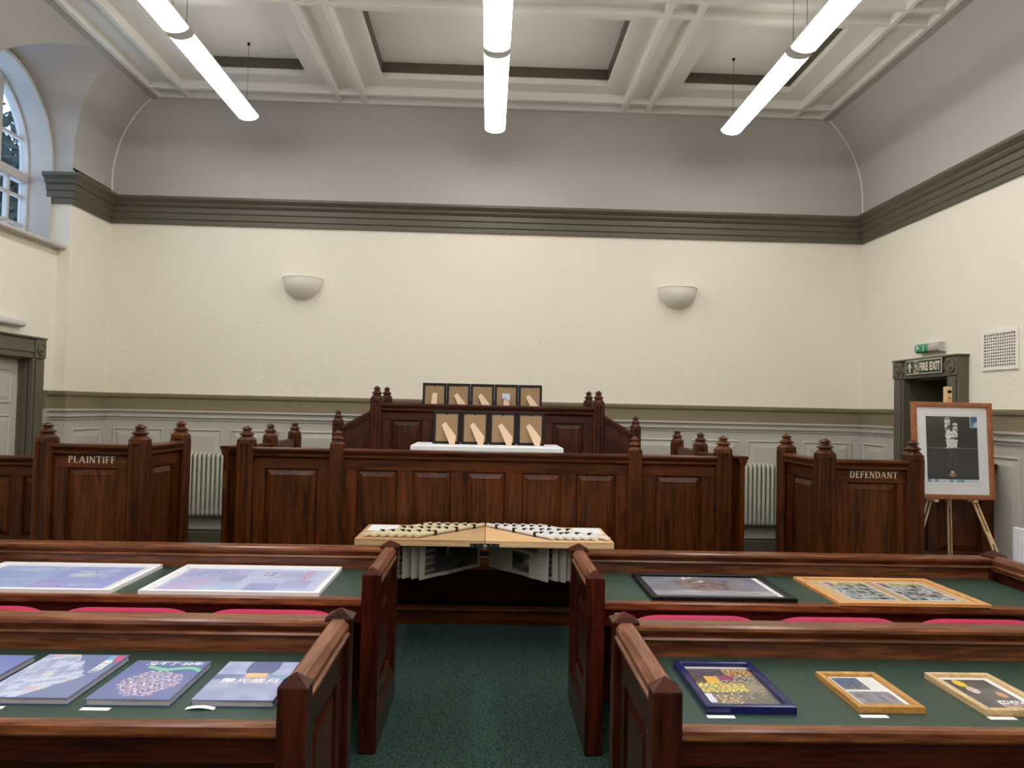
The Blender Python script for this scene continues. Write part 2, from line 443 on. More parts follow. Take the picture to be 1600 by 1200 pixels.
# fascia between the cove top and the outer ribs, plus channel plates
zc = ZC+.06
ceil = struct('ceiling', mb, 'ceiling_white', 'white coffered plaster ceiling with moulded ribs')
for s in (-1, 1): MB().box(s*3.549, s*3.70, YR, YB, ZC, 5.19).build('fascia', 'upper_grey', ceil)
for x in XR: MB().box(x-RW/2, x+RW/2, YR, YB, ZC, ZC+.12, .008).build('rib', 'ceiling_white', ceil)
for y in YRB: MB().box(-3.55, 3.55, y-RW/2, y+RW/2, ZC+.001, ZC+.12, .008).build('rib', 'ceiling_white', ceil)
xi = [(XR[i], XR[i+1], i in (1, 3, 5)) for i in range(7)]
yl = YRB+[YR]
yi = [(yl[i+1], yl[i], i % 2 == 1) for i in range(len(yl)-1)]
COFF = []
for x0, x1, cx_ in xi:
    for y0, y1, cy_ in yi:
        if not (cx_ and cy_): MB().box(x0, x1, y0, y1, zc, zc+.03).build('channel_plate', 'ceiling_white', ceil)
        else: COFF.append((x0, x1, y0, y1))
for x0, x1, y0, y1 in COFF:
    z1 = ZC+.085; mg = .235; st = .02
    a0, a1, b0, b1 = x0+mg, x1-mg, y0+mg, y1-mg
    mb = MB()
    mb.box(x0, x1, y0, b0, z1, z1+.06).box(x0, x1, b1, y1, z1, z1+.06).box(x0, a0, b0, b1, z1, z1+.06).box(a1, x1, b0, b1, z1, z1+.06)
    mb.build('coffer_margin', 'ceiling_white', ceil)
    t0, t1 = z1+.06, z1+.16
    mb = MB()
    mb.box(a0-.03, a1+.03, b0-.03, b0+.012, t0, t1).box(a0-.03, a1+.03, b1-.012, b1+.03, t0, t1).box(a0-.03, a0+.012, b0, b1, t0, t1).box(a1-.012, a1+.03, b0, b1, t0, t1)
    mb.build('coffer_band', 'olive', ceil)
    MB().box(a0-.03, a1+.03, b0-.03, b1+.03, t1, t1+.04).build('coffer_panel', 'ceiling_white', ceil)
def ceil_z(x, y):
    for x0, x1, y0, y1 in COFF:
        if x0 < x < x1 and y0 < y < y1:
            return ZC+.245 if (x0+.235 < x < x1-.235 and y0+.235 < y < y1-.235) else ZC+.085
    return ZC+.06

# ---- cornice, dado, skirting (swept profiles)
CORN = [(0, 3.49), (.025, 3.49), (.025, 3.535), (.038, 3.545), (.038, 3.60), (.052, 3.61), (.052, 3.66), (.07, 3.67), (.085, 3.69),
        (.085, 3.702), (.115, 3.722), (.13, 3.735), (.13, ZCOR), (0, ZCOR)]
y7 = piers[0][0]
cpath = [(-4.2, y7), (-W, y7), (-W, YB), (W, YB), (W, YR)]
struct('trim_1', MB().sweep(cpath, CORN), 'olive', 'olive moulded cornice running round the room below the cove')
k = 2
for a, b in piers[1:]:
    struct('trim_%d' % k, MB().sweep([(-4.2, a), (-W, a), (-W, b), (-4.2, b)] if a > YR else [(-W, a), (-W, b), (-4.2, b)], CORN), 'olive',
           'olive moulded cornice on the %s' % ('pier between the first two windows', 'pier between the last two windows', 'rear left pier')[k-2]); k += 1
DADO = [(0, 1.55), (.035, 1.55), (.035, 1.67), (.05, 1.68), (.055, 1.70), (.055, 1.72), (0, 1.72)]
RAIL = [(0, 1.45), (.04, 1.45), (.04, 1.468), (.06, 1.48), (.06, 1.495), (.045, 1.505), (.05, 1.525), (.075, 1.535), (.075, 1.552), (0, 1.552)]
WAIN = [(0, .33), (.03, .33), (.03, 1.452), (0, 1.452)]
SKIR = [(0, 0), (.05, 0), (.05, .30), (.04, .315), (.04, .335), (0, .335)]
SKCAP = [(0, .335), (.055, .335), (.055, .352), (.04, .36), (0, .36)]
dpaths = [[(X_BAY, 7.28), (X_BAY, y7), (-W, y7), (-W, YB), (W, YB), (W, 7.40)], [(W, 6.30), (W, YR)]]
for a, b in piers[1:]: dpaths.append([(-W, a), (-W, b)])
nm = ('behind the judge bench', 'beside the fire exit', 'on the near left pier', 'on the middle left pier', 'on the rear left pier')
for p, t in zip(dpaths, nm):
    o = struct('trim_%d' % k, MB().sweep(p, WAIN), 'stone_grey', 'grey painted wainscot '+t); k += 1
    MB().sweep(p, DADO).build('dado_band', 'olive_pale', o); MB().sweep(p, RAIL).build('dado_rail', 'stone_grey', o)
    if t == nm[0]: wains_b = o
    if t == nm[1]: wains_r = o
    o = struct('baseboard_%s' % ('back', 'right', 'left_near', 'left_middle', 'left_rear')[nm.index(t)], MB().sweep(p, SKIR), 'olive', 'olive skirting board '+t)
    MB().sweep(p, SKCAP).build('skirting_cap', 'stone_grey', o)
PANEL_W = [(0, .028), (0, .040), (.014, .046), (.024, .032), (.075, .046)]
def wall_panel(M, u0, u1, par, z0=.46, z1=1.365): MB(M).rectloft(u0, u1, z0, z1, PANEL_W).build('wainscot_panel', 'stone_grey', par)
MBACK = Matrix.Translation((0, YB, 0))
NP = 13; per = (2*(W-.08)-.0)/NP
for i in range(NP): wall_panel(MBACK, -W+.08+i*per+.04, -W+.08+(i+1)*per-.04, wains_b)
MRIGHT = Matrix(((0, 1, 0, W), (-1, 0, 0, 0), (0, 0, 1, 0), (0, 0, 0, 1)))      # local u -> -y, out -> -x
wall_panel(MRIGHT, -8.08, -7.62, wains_b)
for i in range(15):
    u0 = -6.18+i*.64
    if u0+.54 < -YR: wall_panel(MRIGHT, u0, u0+.52, wains_r)
MLEFT = Matrix(((0, -1, 0, -W), (1, 0, 0, 0), (0, 0, 1, 0), (0, 0, 0, 1)))
wall_panel(MLEFT, 7.52, 8.08, wains_b)

# ---- windows
def window(idx, yc, label):
    xg = X_WIN; r = R_LUN
    ring = MB(); segs = 24
    def arch(ro, ri, x0, x1, zb):
        P = [(yc+ro, zb)]+[(yc+ro*cos(pi*k/segs), Z_SPR+ro*sin(pi*k/segs)) for k in range(segs+1)]+[(yc-ro, zb)]
        Q = [(yc+ri, zb)]+[(yc+ri*cos(pi*k/segs), Z_SPR+ri*sin(pi*k/segs)) for k in range(segs+1)]+[(yc-ri, zb)]
        m = MB(); n = len(P); V = []
        for a, b in zip(P, Q): V += [(x0, a[0], a[1]), (x1, a[0], a[1]), (x1, b[0], b[1]), (x0, b[0], b[1])]
        F = []
        for i in range(n-1):
            for j in range(4): F.append((4*i+j, 4*i+(j+1) % 4, 4*i+4+(j+1) % 4, 4*i+4+j))
        F += [(0, 1, 2, 3), tuple(4*n-4+j for j in range(4))]
        return m.add(V, F)
    o = struct('window_%d' % idx, arch(r-.002, r-.055, xg-.03, xg+.05, Z_SILL), 'frame_white', label)
    arch(r-.002, r-.035, xg+.05, X_BAY-.06, Z_SILL).build('casing', 'frame_white', o)
    zt = 3.70; ri = r-.055
    MB().box(xg-.04, xg+.06, yc-ri, yc+ri, zt-.045, zt+.045, .01).build('transom', 'frame_white', o)
    for y in (-.33, .33):
        h = Z_SPR+sqrt(ri*ri-y*y)
        MB().box(xg-.03, xg+.04, yc+y-.035, yc+y+.035, Z_SILL, h, .008).build('mullion', 'frame_white', o)
    for y in (-.51, 0, .51):
        MB().box(xg-.02, xg+.025, yc+y-.014, yc+y+.014, Z_SILL, zt).build('glazing_bar', 'frame_white', o)
    for z in (3.26, 3.52):
        MB().box(xg-.02, xg+.02, yc-ri, yc+ri, z-.012, z+.012).build('glazing_bar', 'frame_white', o)
    z = 4.06; hw = sqrt(ri*ri-(z-Z_SPR)**2)
    MB().box(xg-.02, xg+.02, yc-hw, yc+hw, z-.013, z+.013).build('glazing_bar', 'frame_white', o)
    P = [(yc+ri, Z_SILL)]+[(yc+ri*cos(pi*k/segs), Z_SPR+ri*sin(pi*k/segs)) for k in range(segs+1)]+[(yc-ri, Z_SILL)]
    MB().prism(P, 'x', xg-.004, xg+.0).build('pane', 'window_glass', o)
    MB().box(xg-.1, X_BAY+.09, yc-r-.0, yc+r+.0, Z_SILL-.035, Z_SILL, .008).build('sill', 'frame_white', o)
for i, c in enumerate(BAYS):
    window(i+1, c, ('white arched sash window above the left door', 'white arched sash window in the middle of the left wall',
                    'white arched sash window nearest the rear of the left wall')[i])

# ---- doors with architraves
def architrave(o, sgn, xw, y0, y1, top, w, proj):
    """sgn +1: on the right wall facing -x"""
    xa, xb = xw, xw-sgn*proj
    for a, b in ((y0-w, y0), (y1, y1+w)):
        mb = MB(); mb.box(xa, xb, a, b, 0, top+w, .006); mb.box(xb, xb-sgn*.012, a+.03, b-.06 if b > y1 else b-.03, .02, top-.01, .004)
        mb.box(xb, xb-sgn*.008, a+w*.55, b-.015, .02, top-.01, .003)
        mb.build('architrave_side', 'olive', o)
        mb = MB(); mb.box(xb, xb-sgn*.015, a+.004, b-.004, top+.004, top+w-.004, .004)
        MR = Matrix.Translation((xb-sgn*.015, (a+b)/2, top+w/2)) @ Matrix.Rotation(-sgn*pi/2, 4, 'Y')
        m2 = MB(MR); m2.lathe([(.058, 0), (.058, .008), (.046, .012), (.04, .006), (.03, .006), (.022, .014), (.004, .016)], 20)
        blk = mb.build('corner_block', 'olive', o); m2.build('rosette', 'olive', blk, True)
    mb = MB(); mb.box(xa, xb, y0, y1, top, top+w, .006); mb.box(xb, xb-sgn*.01, y0, y1, top+w*.3, top+w*.72, .004); mb.box(xa, xb-sgn*.02, y0-w-.01, y1+w+.01, top+w, top+w+.018, .005)
    mb.build('architrave_head', 'olive', o)
def door(idx, sgn, xw, y0, y1, top, depth, mat, rows, label, lining):
    xl = xw+sgn*depth
    o = struct('door_%d' % idx, MB().box(xl, xl+sgn*.045, y0+.012, y1-.012, .005, top-.012, .003), mat, label)
    mb = MB(); mb.box(xw, xl+sgn*.09, y0-.02, y0+.012, 0, top).box(xw, xl+sgn*.09, y1-.012, y1+.02, 0, top).box(xw, xl+sgn*.09, y0, y1, top-.012, top+.02)
    mb.box(xl-sgn*.02, xl, y0+.012, y0+.03, 0, top-.012).box(xl-sgn*.02, xl, y1-.03, y1-.012, 0, top-.012)
    mb.build('lining', lining, o)
    MB().box(xl+sgn*.3, xl+sgn*.32, y0-.3, y1+.3, 0, top+.2).build('backing', lining, o)
    M = MRIGHT if sgn > 0 else MLEFT
    M = Matrix.Translation((xl-M[0][3], 0, 0)) @ M
    for z0, z1, n in rows:
        wd = (y1-y0-.024-.11*(n+1))/n
        for j in range(n):
            a = y0+.012+.11+j*(wd+.11); b = a+wd
            u0, u1 = (-b, -a) if sgn > 0 else (a, b)
            MB(M).rectloft(u0, u1, z0, z1, [(0, 0), (0, .006), (.012, .01), (.02, .001), (.06, .009)]).build('door_panel', mat, o)
    yk = y0+.07 if sgn < 0 else y1-.07
    MB(Matrix.Translation((xl, yk, 1.0)) @ Matrix.Rotation(-sgn*pi/2, 4, 'Y')).lathe([(.025, 0), (.025, .006), (.009, .01), (.009, .04), (.026, .05), (.026, .065), (.012, .074)], 14).build('door_knob', 'brass', o, True)
    return o
d1 = door(1, -1, X_BAY, *D1, .07, 'stone_grey', [(1.60, 1.90, 1), (.95, 1.50, 2), (.15, .80, 2)], 'grey panelled door under the arched window on the left', 'olive')
architrave(d1, -1, X_BAY, *D1, .175, .045)
d2 = door(2, 1, W, *D2, .34, 'olive', [(1.45, 1.85, 2), (.75, 1.35, 2), (.12, .65, 2)], 'dark olive fire exit door set deep in the right wall', 'olive')
architrave(d2, 1, W, *D2, .165, .09)

# ------------------------------------------------------------------ joinery helpers
PANEL_O = [(-.012, -.034), (-.012, -.022), (.006, -.022), (.012, -.018), (.05, -.001), (.056, -.004)]
def panelled(root, M, u0, u1, z0, z1, panels, wd, th=.04, along='x', back=True):
    """frame-and-panel board: local u along x, front faces -y at y=0"""
    zb = min(p[2] for p in panels); zt = max(p[3] for p in panels)
    MB(M).box(u0, u1, 0, th, zt, z1, .003).build('rail', wd+'_'+along, root)
    MB(M).box(u0, u1, 0, th, z0, zb, .003).build('rail', wd+'_'+along, root)
    xs = [u0]+[v for p in panels for v in (p[0], p[1])]+[u1]
    for a, b in zip(xs[0::2], xs[1::2]):
        if b-a > .004: MB(M).box(a, b, 0, th, zb, zt, .003).build('stile', wd+'_z', root)
    for a, b, c, d in panels: MB(M).rectloft(a, b, c, d, PANEL_O).build('panel', wd+'_z', root)
    if back: MB(M).box(u0+.005, u1-.005, th-.006, th, z0+.01, z1-.01).build('backboard', wd+'_z', root)
def cap_prof(zt, s=1.0):
    return [(.045, zt), (-.03*s, zt), (-.042*s, zt-.008), (-.042*s, zt-.022), (-.028*s, zt-.034), (-.02*s, zt-.046), (-.03*s, zt-.05), (-.03*s, zt-.064), (-.012*s, zt-.074), (0, zt-.085), (.045, zt-.085)]
def cap_rail(root, M, u0, u1, zt, wd, along='x', s=1.0):
    return MB(M).prism(cap_prof(zt, s), 'x', u0, u1).build('cap_rail', wd+'_'+along, root)
def post(root, x, y, z0, zt, h, wd, reeded=True, pointed=True, k=1.0):
    """zt is the finial tip; the square shaft stops .105k below it"""
    zs = zt-.105*k
    c = h*.26; g = h*.46; d = h*.30
    if reeded:
        side = [(-h+c, -h), (-g, -h), (-g+d*.7, -h+d), (g-d*.7, -h+d), (g, -h), (h-c, -h)]
    else: side = [(-h+c*.4, -h), (h-c*.4, -h)]
    poly = []
    for r in range(4):
        ca, sa = (1, 0, -1, 0)[r], (0, 1, 0, -1)[r]
        poly += [(x+p*ca-q*sa, y+p*sa+q*ca) for p, q in side]
    o = MB().prism(poly, 'z', z0, zs-.03*k).build('post', wd+'_z', root)
    q = h/.063
    mb = MB()
    mb.prism([(x+(h)*a, y+(h)*b) for a, b in ((-1, -.6), (-.6, -1), (.6, -1), (1, -.6), (1, .6), (.6, 1), (-.6, 1), (-1, .6))], 'z', zs-.03*k, zs)
    P = [(h*1.06, zs), (.060*q, zs+.010*k), (.042*q, zs+.028*k), (.042*q, zs+.032*k), (.054*q, zs+.036*k), (.057*q, zs+.041*k), (.053*q, zs+.046*k), (.046*q, zs+.050*k),
         (.034*q, zs+.060*k), (.028*q, zs+.070*k), (.028*q, zs+.074*k), (.040*q, zs+.077*k), (.042*q, zs+.082*k), (.034*q, zs+.087*k)]
    P += [(.026*q, zs+.094*k), (.006*q, zs+.105*k)] if pointed else [(.03*q, zs+.09*k), (.028*q, zs+.094*k)]
    mb.lathe(P, 8, x, y, pi/8)
    mb.build('finial', wd+'_z', o)
    return o
# serif capitals, unit height
def glyph(ch):
    T, t, sf = .135, .07, .045
    P = []; 
    def stem(x, w=T): P.append([(x, 0), (x+w, 0), (x+w, 1), (x, 1)])
    def serif(x, w, z): P.append([(x-.06, z), (x+w+.06, z), (x+w+.06, z+sf), (x-.06, z+sf)])
    def bar(x0, x1, z, h=t): P.append([(x0, z), (x1, z), (x1, z+h), (x0, z+h)])
    def diag(x0, z0, x1, z1, w): P.append([(x0, z0), (x0+w, z0), (x1+w, z1), (x1, z1)])
    def bowl(x, z0, z1, rx):
        n = 10; zc = (z0+z1)/2; rz = (z1-z0)/2
        for i in range(n):
            a, b = -pi/2+pi*i/n, -pi/2+pi*(i+1)/n
            P.append([(x+rx*cos(a), zc+rz*sin(a)), (x+rx*cos(b), zc+rz*sin(b)), (x+(rx-T)*cos(b), zc+(rz-t)*sin(b)), (x+(rx-T)*cos(a), zc+(rz-t)*sin(a))])
    if ch == 'P': stem(.08); serif(.08, T, 0); serif(.08, T, 1-sf); bar(.1, .3, 1-t); bar(.1, .3, .45); bowl(.3, .45, 1, .28); w = .62
    if ch == 'L': stem(.08); serif(.08, T, 0); serif(.08, T, 1-sf); bar(.1, .55, 0); P.append([(.5, 0), (.55, 0), (.57, .2), (.54, .2)]); w = .62
    if ch == 'A': diag(.03, 0, .36, 1, .06); diag(.66, 0, .33, 1, T); bar(.16, .6, .3); serif(.03, .05, 0); serif(.67, .1, 0); w = .86
    if ch == 'I': stem(.08); serif(.08, T, 0); serif(.08, T, 1-sf); w = .28
    if ch == 'N': stem(.08, .06); stem(.66, .06); diag(.6, 0, .06, 1, .13); serif(.08, .06, 0); serif(.66, .06, 1-sf); serif(.06, .06, 1-sf); w = .8
    if ch == 'T': stem(.3); serif(.3, T, 0); bar(.02, .7, 1-t); P.append([(.02, 1), (0, .8), (.03, .8), (.07, 1-t)]); P.append([(.7, 1), (.72, .8), (.69, .8), (.65, 1-t)]); w = .72
    if ch == 'F': stem(.08); serif(.08, T, 0); bar(.02, .55, 1-t); bar(.1, .45, .5); P.append([(.55, 1), (.57, .8), (.54, .8), (.5, 1-t)]); P.append([(.43, .4), (.46, .4), (.46, .64), (.43, .64)]); w = .6
    if ch == 'E': stem(.08); bar(.02, .55, 1-t); bar(.1, .45, .5); bar(.02, .57, 0); P.append([(.55, 1), (.57, .82), (.54, .82), (.5, 1-t)]); P.append([(.57, 0), (.6, .2), (.57, .2), (.52, t)]); P.append([(.43, .4), (.46, .4), (.46, .64), (.43, .64)]); w = .63
    if ch == 'D': stem(.08); serif(.08, T, 0); bar(.02, .36, 1-t); bar(.1, .36, 0); bowl(.34, 0, 1, .42); w = .8
    return P, w
def lettering(root, M, word, u0, u1, z0, h):
    tot = sum(glyph(c)[1] for c in word)+.13*(len(word)-1); k = (u1-u0)/tot; u = u0
    mb = MB(M)
    for c in word:
        P, w = glyph(c)
        for p in P: mb.prism([(u+x*k, z0+z*h) for x, z in p], 'y', -.0035, .001)
        u += (w+.13)*k
    o = mb.build('lettering', 'gold', root); o['label'] = 'gilded capitals reading '+word
def fr(x, y, a=0): return Matrix.Translation((x, y, 0)) @ Matrix.Rotation(a, 4, 'Z')

# ------------------------------------------------------------------ platform and clerk's bench
t = thing('platform', 'low dark timber platform under the clerk bench, its step edge at the aisle end', 'platform', (0, 5.95, 0))
for a, b, c, d in ((-1.98, 1.98, 5.97, 6.06), (-1.98, -1.04, 6.06, 8.13), (1.04, 1.98, 6.06, 8.13), (-1.04, 1.04, 6.69, 8.13)):  # middle left open for the invented kneehole, so it stays dark
    MB().box(a, b, c, d, .001, .10).build('riser', 'oak_x', t)
    MB().box(a-.01*(a < -1.5), b+.01*(b > 1.5), c-.02*(c < 6), d, .10, .12, .004).build('tread', 'oak_x', t)

YF = 6.05
t = thing('clerk_bench', 'dark oak clerk bench with five front panels and side wings, behind the newspaper table', 'court bench', (0, YF, .12))
ZP0, ZP1 = .34, 1.15
xo, xi_ = 1.845, 1.15
M = fr(0, YF-.02)
panelled(t, M, -xi_+.05, xi_-.05, .40, 1.23, [(a*1.008, b*1.008, .50, ZP1) for a, b in ((-.989, -.677), (-.565, -.266), (-.153, .147), (.27, .576), (.689, .997))], 'oak')
panelled(t, M, -xo+.055, -xi_-.05, .12, 1.23, [(-1.695, -1.295, ZP0, ZP1)], 'oak')
panelled(t, M, xi_+.05, xo-.055, .12, 1.23, [(1.315, 1.672, ZP0, ZP1)], 'oak')
cap_rail(t, M, -xi_+.05, xi_-.05, 1.31, 'oak'); cap_rail(t, M, -xo+.055, -xi_-.05, 1.31, 'oak'); cap_rail(t, M, xi_+.05, xo-.055, 1.31, 'oak')
for s in (-1, 1):
    post(t, s*xo, YF, .12, 1.47, .063, 'oak'); post(t, s*xi_, YF, .12, 1.45, .054, 'oak', False)
    post(t, s*xo, 6.70, .12, 1.475, .055, 'oak'); post(t, s*xo, 7.53, .12, 1.475, .055, 'oak', True, False)
    Ms = fr(s*(xo+.0)+s*.02, 0, s*pi/2)          # outward face of the side wing
    a, b = (6.755, 7.475) if s > 0 else (-7.475, -6.755)
    panelled(t, Ms, a, b, .12, 1.23, [(a+.13, b-.13, ZP0, ZP1)], 'oak', along='y')
    cap_rail(t, Ms, a, b, 1.31, 'oak', 'y')
    # gate ajar, hinged on the rear side post
    th = radians(16); L = .60
    Mg = Matrix.Translation((s*xo, 6.64, 0)) @ Matrix.Rotation(-pi/2+s*th, 4, 'Z')
    g = MB(Mg).box(0, L, -.02, .02, .16, 1.24, .004).build('gate', 'oak_z', t)
    MB(Mg).prism([(-.045, 1.31), (.045, 1.31), (.05, 1.295), (.035, 1.275), (.035, 1.262), (.02, 1.235), (-.02, 1.235), (-.035, 1.262), (-.035, 1.275), (-.05, 1.295)], 'x', 0, L).build('gate_rail', 'oak_y', g)
    MB(Mg).box(L, L+.002, -.01, .01, .98, 1.12).build('lock_plate', 'brass', g)
    for side in (1, -1):
        MB(Mg @ Matrix.Rotation(0 if side > 0 else pi, 4, 'Z')).rectloft(.12 if side > 0 else -L+.12, L-.12 if side > 0 else -.12, .35, 1.12, [(0, .02), (0, .026), (.03, .021), (.06, .026)]).build('gate_panel', 'oak_z', g)
MB().box(-1.05, 1.05, 6.70, 6.73, .12, 1.20, .003).build('added_recess_back', 'oak_x', t)  # back of a recess made up to darken the space under the table
MB().box(-1.09, 1.09, YF+.03, 6.78, 1.20, 1.235, .004).build('desk_top', 'oak_x', t)
for yy in (6.14, 6.64): MB().box(-.56, .56, yy, yy+.05, 1.235, 1.30, .003).build('riser_block', 'oak_x', t)
for s in (-1, 1): MB().box(s*1.05, s*1.09, YF+.05, 6.74, .12, 1.20, .003).build('desk_side', 'oak_z', t)

# judge's bench
YJ = 6.9
t = thing('judge_bench', 'raised reddish oak judge bench with sloping side rails, against the back wall', 'court bench', (0, YJ, .12))
M = fr(0, YJ-.02); pc = [-.713, -.357, 0, .357, .713]
panelled(t, M, -.935, .935, .12, 1.60, [(c-.135, c+.135, .80, 1.525) for c in pc], 'bench')
cap_rail(t, M, -.935, .935, 1.672, 'bench')
for s in (-1, 1):
    post(t, s*.98, YJ, .12, 1.82, .052, 'bench'); post(t, s*.984, 7.6, .12, 1.83, .05, 'bench')
    post(t, s*1.315, YJ, .12, 1.603, .044, 'bench', k=.9)
    # sloping wing
    x0, x1 = s*1.03, s*1.275; za, zb_ = 1.604, 1.462
    def sl(x): return za+(zb_-za)*(abs(x)-1.03)/(.245)
    MB().prism([(x0, .12), (x1, .12), (x1, sl(x1)-.05), (x0, sl(x0)-.05)], 'y', YJ-.015, YJ+.025).build('wing_board', 'bench_z', t)
    for dz, d, hh in ((0, .045, .022), (-.028, .03, .02)):
        MB().prism([(x0, sl(x0)+dz), (x1, sl(x1)+dz), (x1, sl(x1)+dz-hh-.008), (x0, sl(x0)+dz-hh-.008)], 'y', YJ-d, YJ+.045).build('wing_rail', 'bench_x', t)
    q0, q1 = s*1.06, s*1.245
    MB().prism([(q0, .9), (q1, .9), (q1, sl(q1)-.16), (q0, sl(q0)-.16)], 'y', YJ-.025, YJ-.012).build('wing_panel', 'bench_z', t)
    Ms = fr(s*1.0, 0, s*pi/2); a, b = (YJ+.05, 7.55) if s > 0 else (-7.55, -YJ-.05)
    panelled(t, Ms, a, b, .12, 1.60, [(a+.12, b-.12, .8, 1.525)], 'bench', along='y'); cap_rail(t, Ms, a, b, 1.672, 'bench', 'y')
MB().box(-.93, .93, YJ+.03, 7.66, 1.565, 1.60, .004).build('desk_top', 'bench_x', t)

# ------------------------------------------------------------------ plaintiff and defendant boxes
YX = 5.45
def party_box(s, word, label):
    t = thing('witness_box', label, 'court box', (s*2.7, YX, 0))
    xa, xb = 2.39, 3.02; zt = 1.342
    l, r = (xa, xb) if s > 0 else (-xb, -xa)
    M = fr(0, YX-.02)
    pu = (2.545, 2.90) if s > 0 else (-2.868, -2.528)
    panelled(t, M, l+.055, r-.055, .01, zt-.08, [(pu[0], pu[1], .34, 1.178)], 'oak')
    cap_rail(t, M, l+.055, r-.055, zt, 'oak')
    for x in (xa, xb): post(t, s*x, YX, .002, 1.485, .063, 'oak')
    post(t, s*xa, 6.16, .002, 1.492, .063, 'oak')
    Ms = fr(s*(xa-.02), 0, -s*pi/2); a, b = (-6.105, -YX-.055) if s > 0 else (YX+.055, 6.105)
    panelled(t, Ms, a, b, .01, zt-.08, [(a+.12, b-.12, .34, 1.178)], 'oak', along='y'); cap_rail(t, Ms, a, b, zt, 'oak', 'y')
    u = (2.56, 2.90) if s > 0 else (-2.862, -2.545)
    lettering(t, M, word, u[0], u[1], 1.212, .046)
party_box(-1, 'PLAINTIFF', 'dark oak court box lettered PLAINTIFF, left of the clerk bench')
party_box(1, 'DEFENDANT', 'dark oak court box lettered DEFENDANT, beside the easel')
for s, zt, lb in ((-1, 1.215, 'low dark oak partition left of the plaintiff box'), (1, 1.30, 'dark oak partition behind the easel by the right wall')):
    t = thing('partition', lb, 'partition', (s*3.5, 5.95, 0))
    l, r = (2.95, 3.93) if s > 0 else (-3.93, -2.95)
    M = fr(0, 5.93)
    panelled(t, M, l, r, .01, zt-.08, [(l+.10, l+.46, .62, zt-.16), (l+.54, r-.1, .62, zt-.16)] if s > 0 else [(l+.1, l+.39, .62, zt-.15), (l+.48, r-.13, .62, zt-.15)], 'oak')
    cap_rail(t, M, l, r, zt, 'oak')

# ------------------------------------------------------------------ counsel desks
def desk(s, yf, label):
    t = thing('counsel_desk', label, 'desk', (s*1.7, yf+.4, 0), 'counsel desks either side of the aisle')
    A = .4948; B = 2.92; yb = yf+.77
    def bx(x0, x1, *a, **k): return MB().box(s*x0, s*x1, *a, **k)
    bx(A+.05, B, yf+.05, yb-.05, .685, .718, c=.003).build('desk_top', 'mahogany_x', t)
    MB().prism([(yf+.042, .682), (yf+.036, .69), (yf+.036, .715), (yf+.042, .7225), (yf+.075, .7225), (yf+.08, .718), (yf+.08, .682)], 'x', s*(A+.086), s*(B-.0)).build('front_edge', 'worn_lit_x', t)
    lo = MB(); lo.box(s*(A+.09), s*(B-.01), yf+.0785, yb-.062, .7182, .7212); lo.build('leather_inset', 'leather', t)
    bx(A+.086, B, yf+.06, yf+.085, .60, .684, c=.004).build('apron', 'mahogany_x', t)
    P = [(yb, .845), (yb-.082, .845), (yb-.094, .838), (yb-.094, .826), (yb-.078, .812), (yb-.068, .802), (yb-.082, .798), (yb-.086, .79), (yb-.078, .782), (yb-.062, .778), (yb-.062, .70), (yb-.02, .70), (yb-.02, .80), (yb, .81)]
    MB().prism(P, 'x', s*(A+.07), s*(B+.02)).build('back_rail', 'worn_lit_x', t)
    bx(A+.07, B, yb-.06, yb-.03, .004, .70, c=.003).build('back_board', 'oak_x', t)
    for X0, face in ((A, -1), (B, 1)):
        w = .086
        xa, xb = X0, X0+w; xm = X0+w/2
        for k, (ya, yc) in enumerate(((yf, yf+.075), (yb-.08, yb))):
            o = bx(xa, xb, ya, yc, .002, .84, c=.004).build('end_post', 'mahogany_z', t)
            e = .008 if k else .0; zb2 = .84; hh = .032
            mb = MB()
            if k: mb.box(s*(xa-e), s*(xb+e), ya-e, yc+e, zb2, zb2+.012, .003)
            z0 = zb2+(.012 if k else 0)
            ap = (s*xm, (ya+yc)/2+(0 if k else .012), z0+hh)
            V = [(s*(xa-e), ya-e, z0), (s*(xb+e), ya-e, z0), (s*(xb+e), yc+e, z0), (s*(xa-e), yc+e, z0), ap]
            mb.add(V, [(3, 2, 1, 0), (0, 1, 4), (1, 2, 4), (2, 3, 4), (3, 0, 4)])
            mb.build('post_cap', 'mahogany_x', o)
        P = [(s*(xa+.012), .77), (s*(xa+.012), .785), (s*(xa+.0), .79), (s*(xa+.0), .80), (s*(xa+.01), .806), (s*(xa+.004), .815), (s*(xa+.004), .832), (s*(xa+.022), .852), (s*(xb-.022), .852), (s*(xb-.004), .832), (s*(xb-.004), .815), (s*(xb-.012), .805), (s*(xb-.012), .77)]
        MB().prism(P, 'y', yf+.074, yb-.079).build('end_rail', 'worn_lit_y', t)
        fx = s*(xa+.02) if face < 0 else s*(xb-.02)
        ang = -s*pi/2 if face < 0 else s*pi/2
        Ms = fr(fx, 0, ang)
        neg = (ang < 0)
        a, b = (-(yb-.08), -(yf+.075)) if neg else (yf+.075, yb-.08)
        panelled(t, Ms, a, b, .004, .77, [(a+.12, b-.12, .26, .66)], 'mahogany', th=.03, along='y', back=False)
        MB(Ms).prism([(-.02, .004), (0.0, .004), (0.0, .19), (-.004, .19), (-.02, .15)], 'x', a, b).build('base_moulding', 'mahogany_y', t)
    return t
YN, YFAR = 2.253, 3.745
desk(-1, YN, 'mahogany desk at lower left with wrapped books on green leather top')
desk(1, YN, 'mahogany desk at lower right carrying a blue framed poster')
desk(-1, YFAR, 'mahogany desk left of aisle carrying two large white frames')
far_r = desk(1, YFAR, 'mahogany desk right of aisle carrying black and wooden landscape frames')
MB().box(.64, .70, YFAR+.057, YFAR+.06, .655, .665).build('name_plate', 'white_card', far_r)

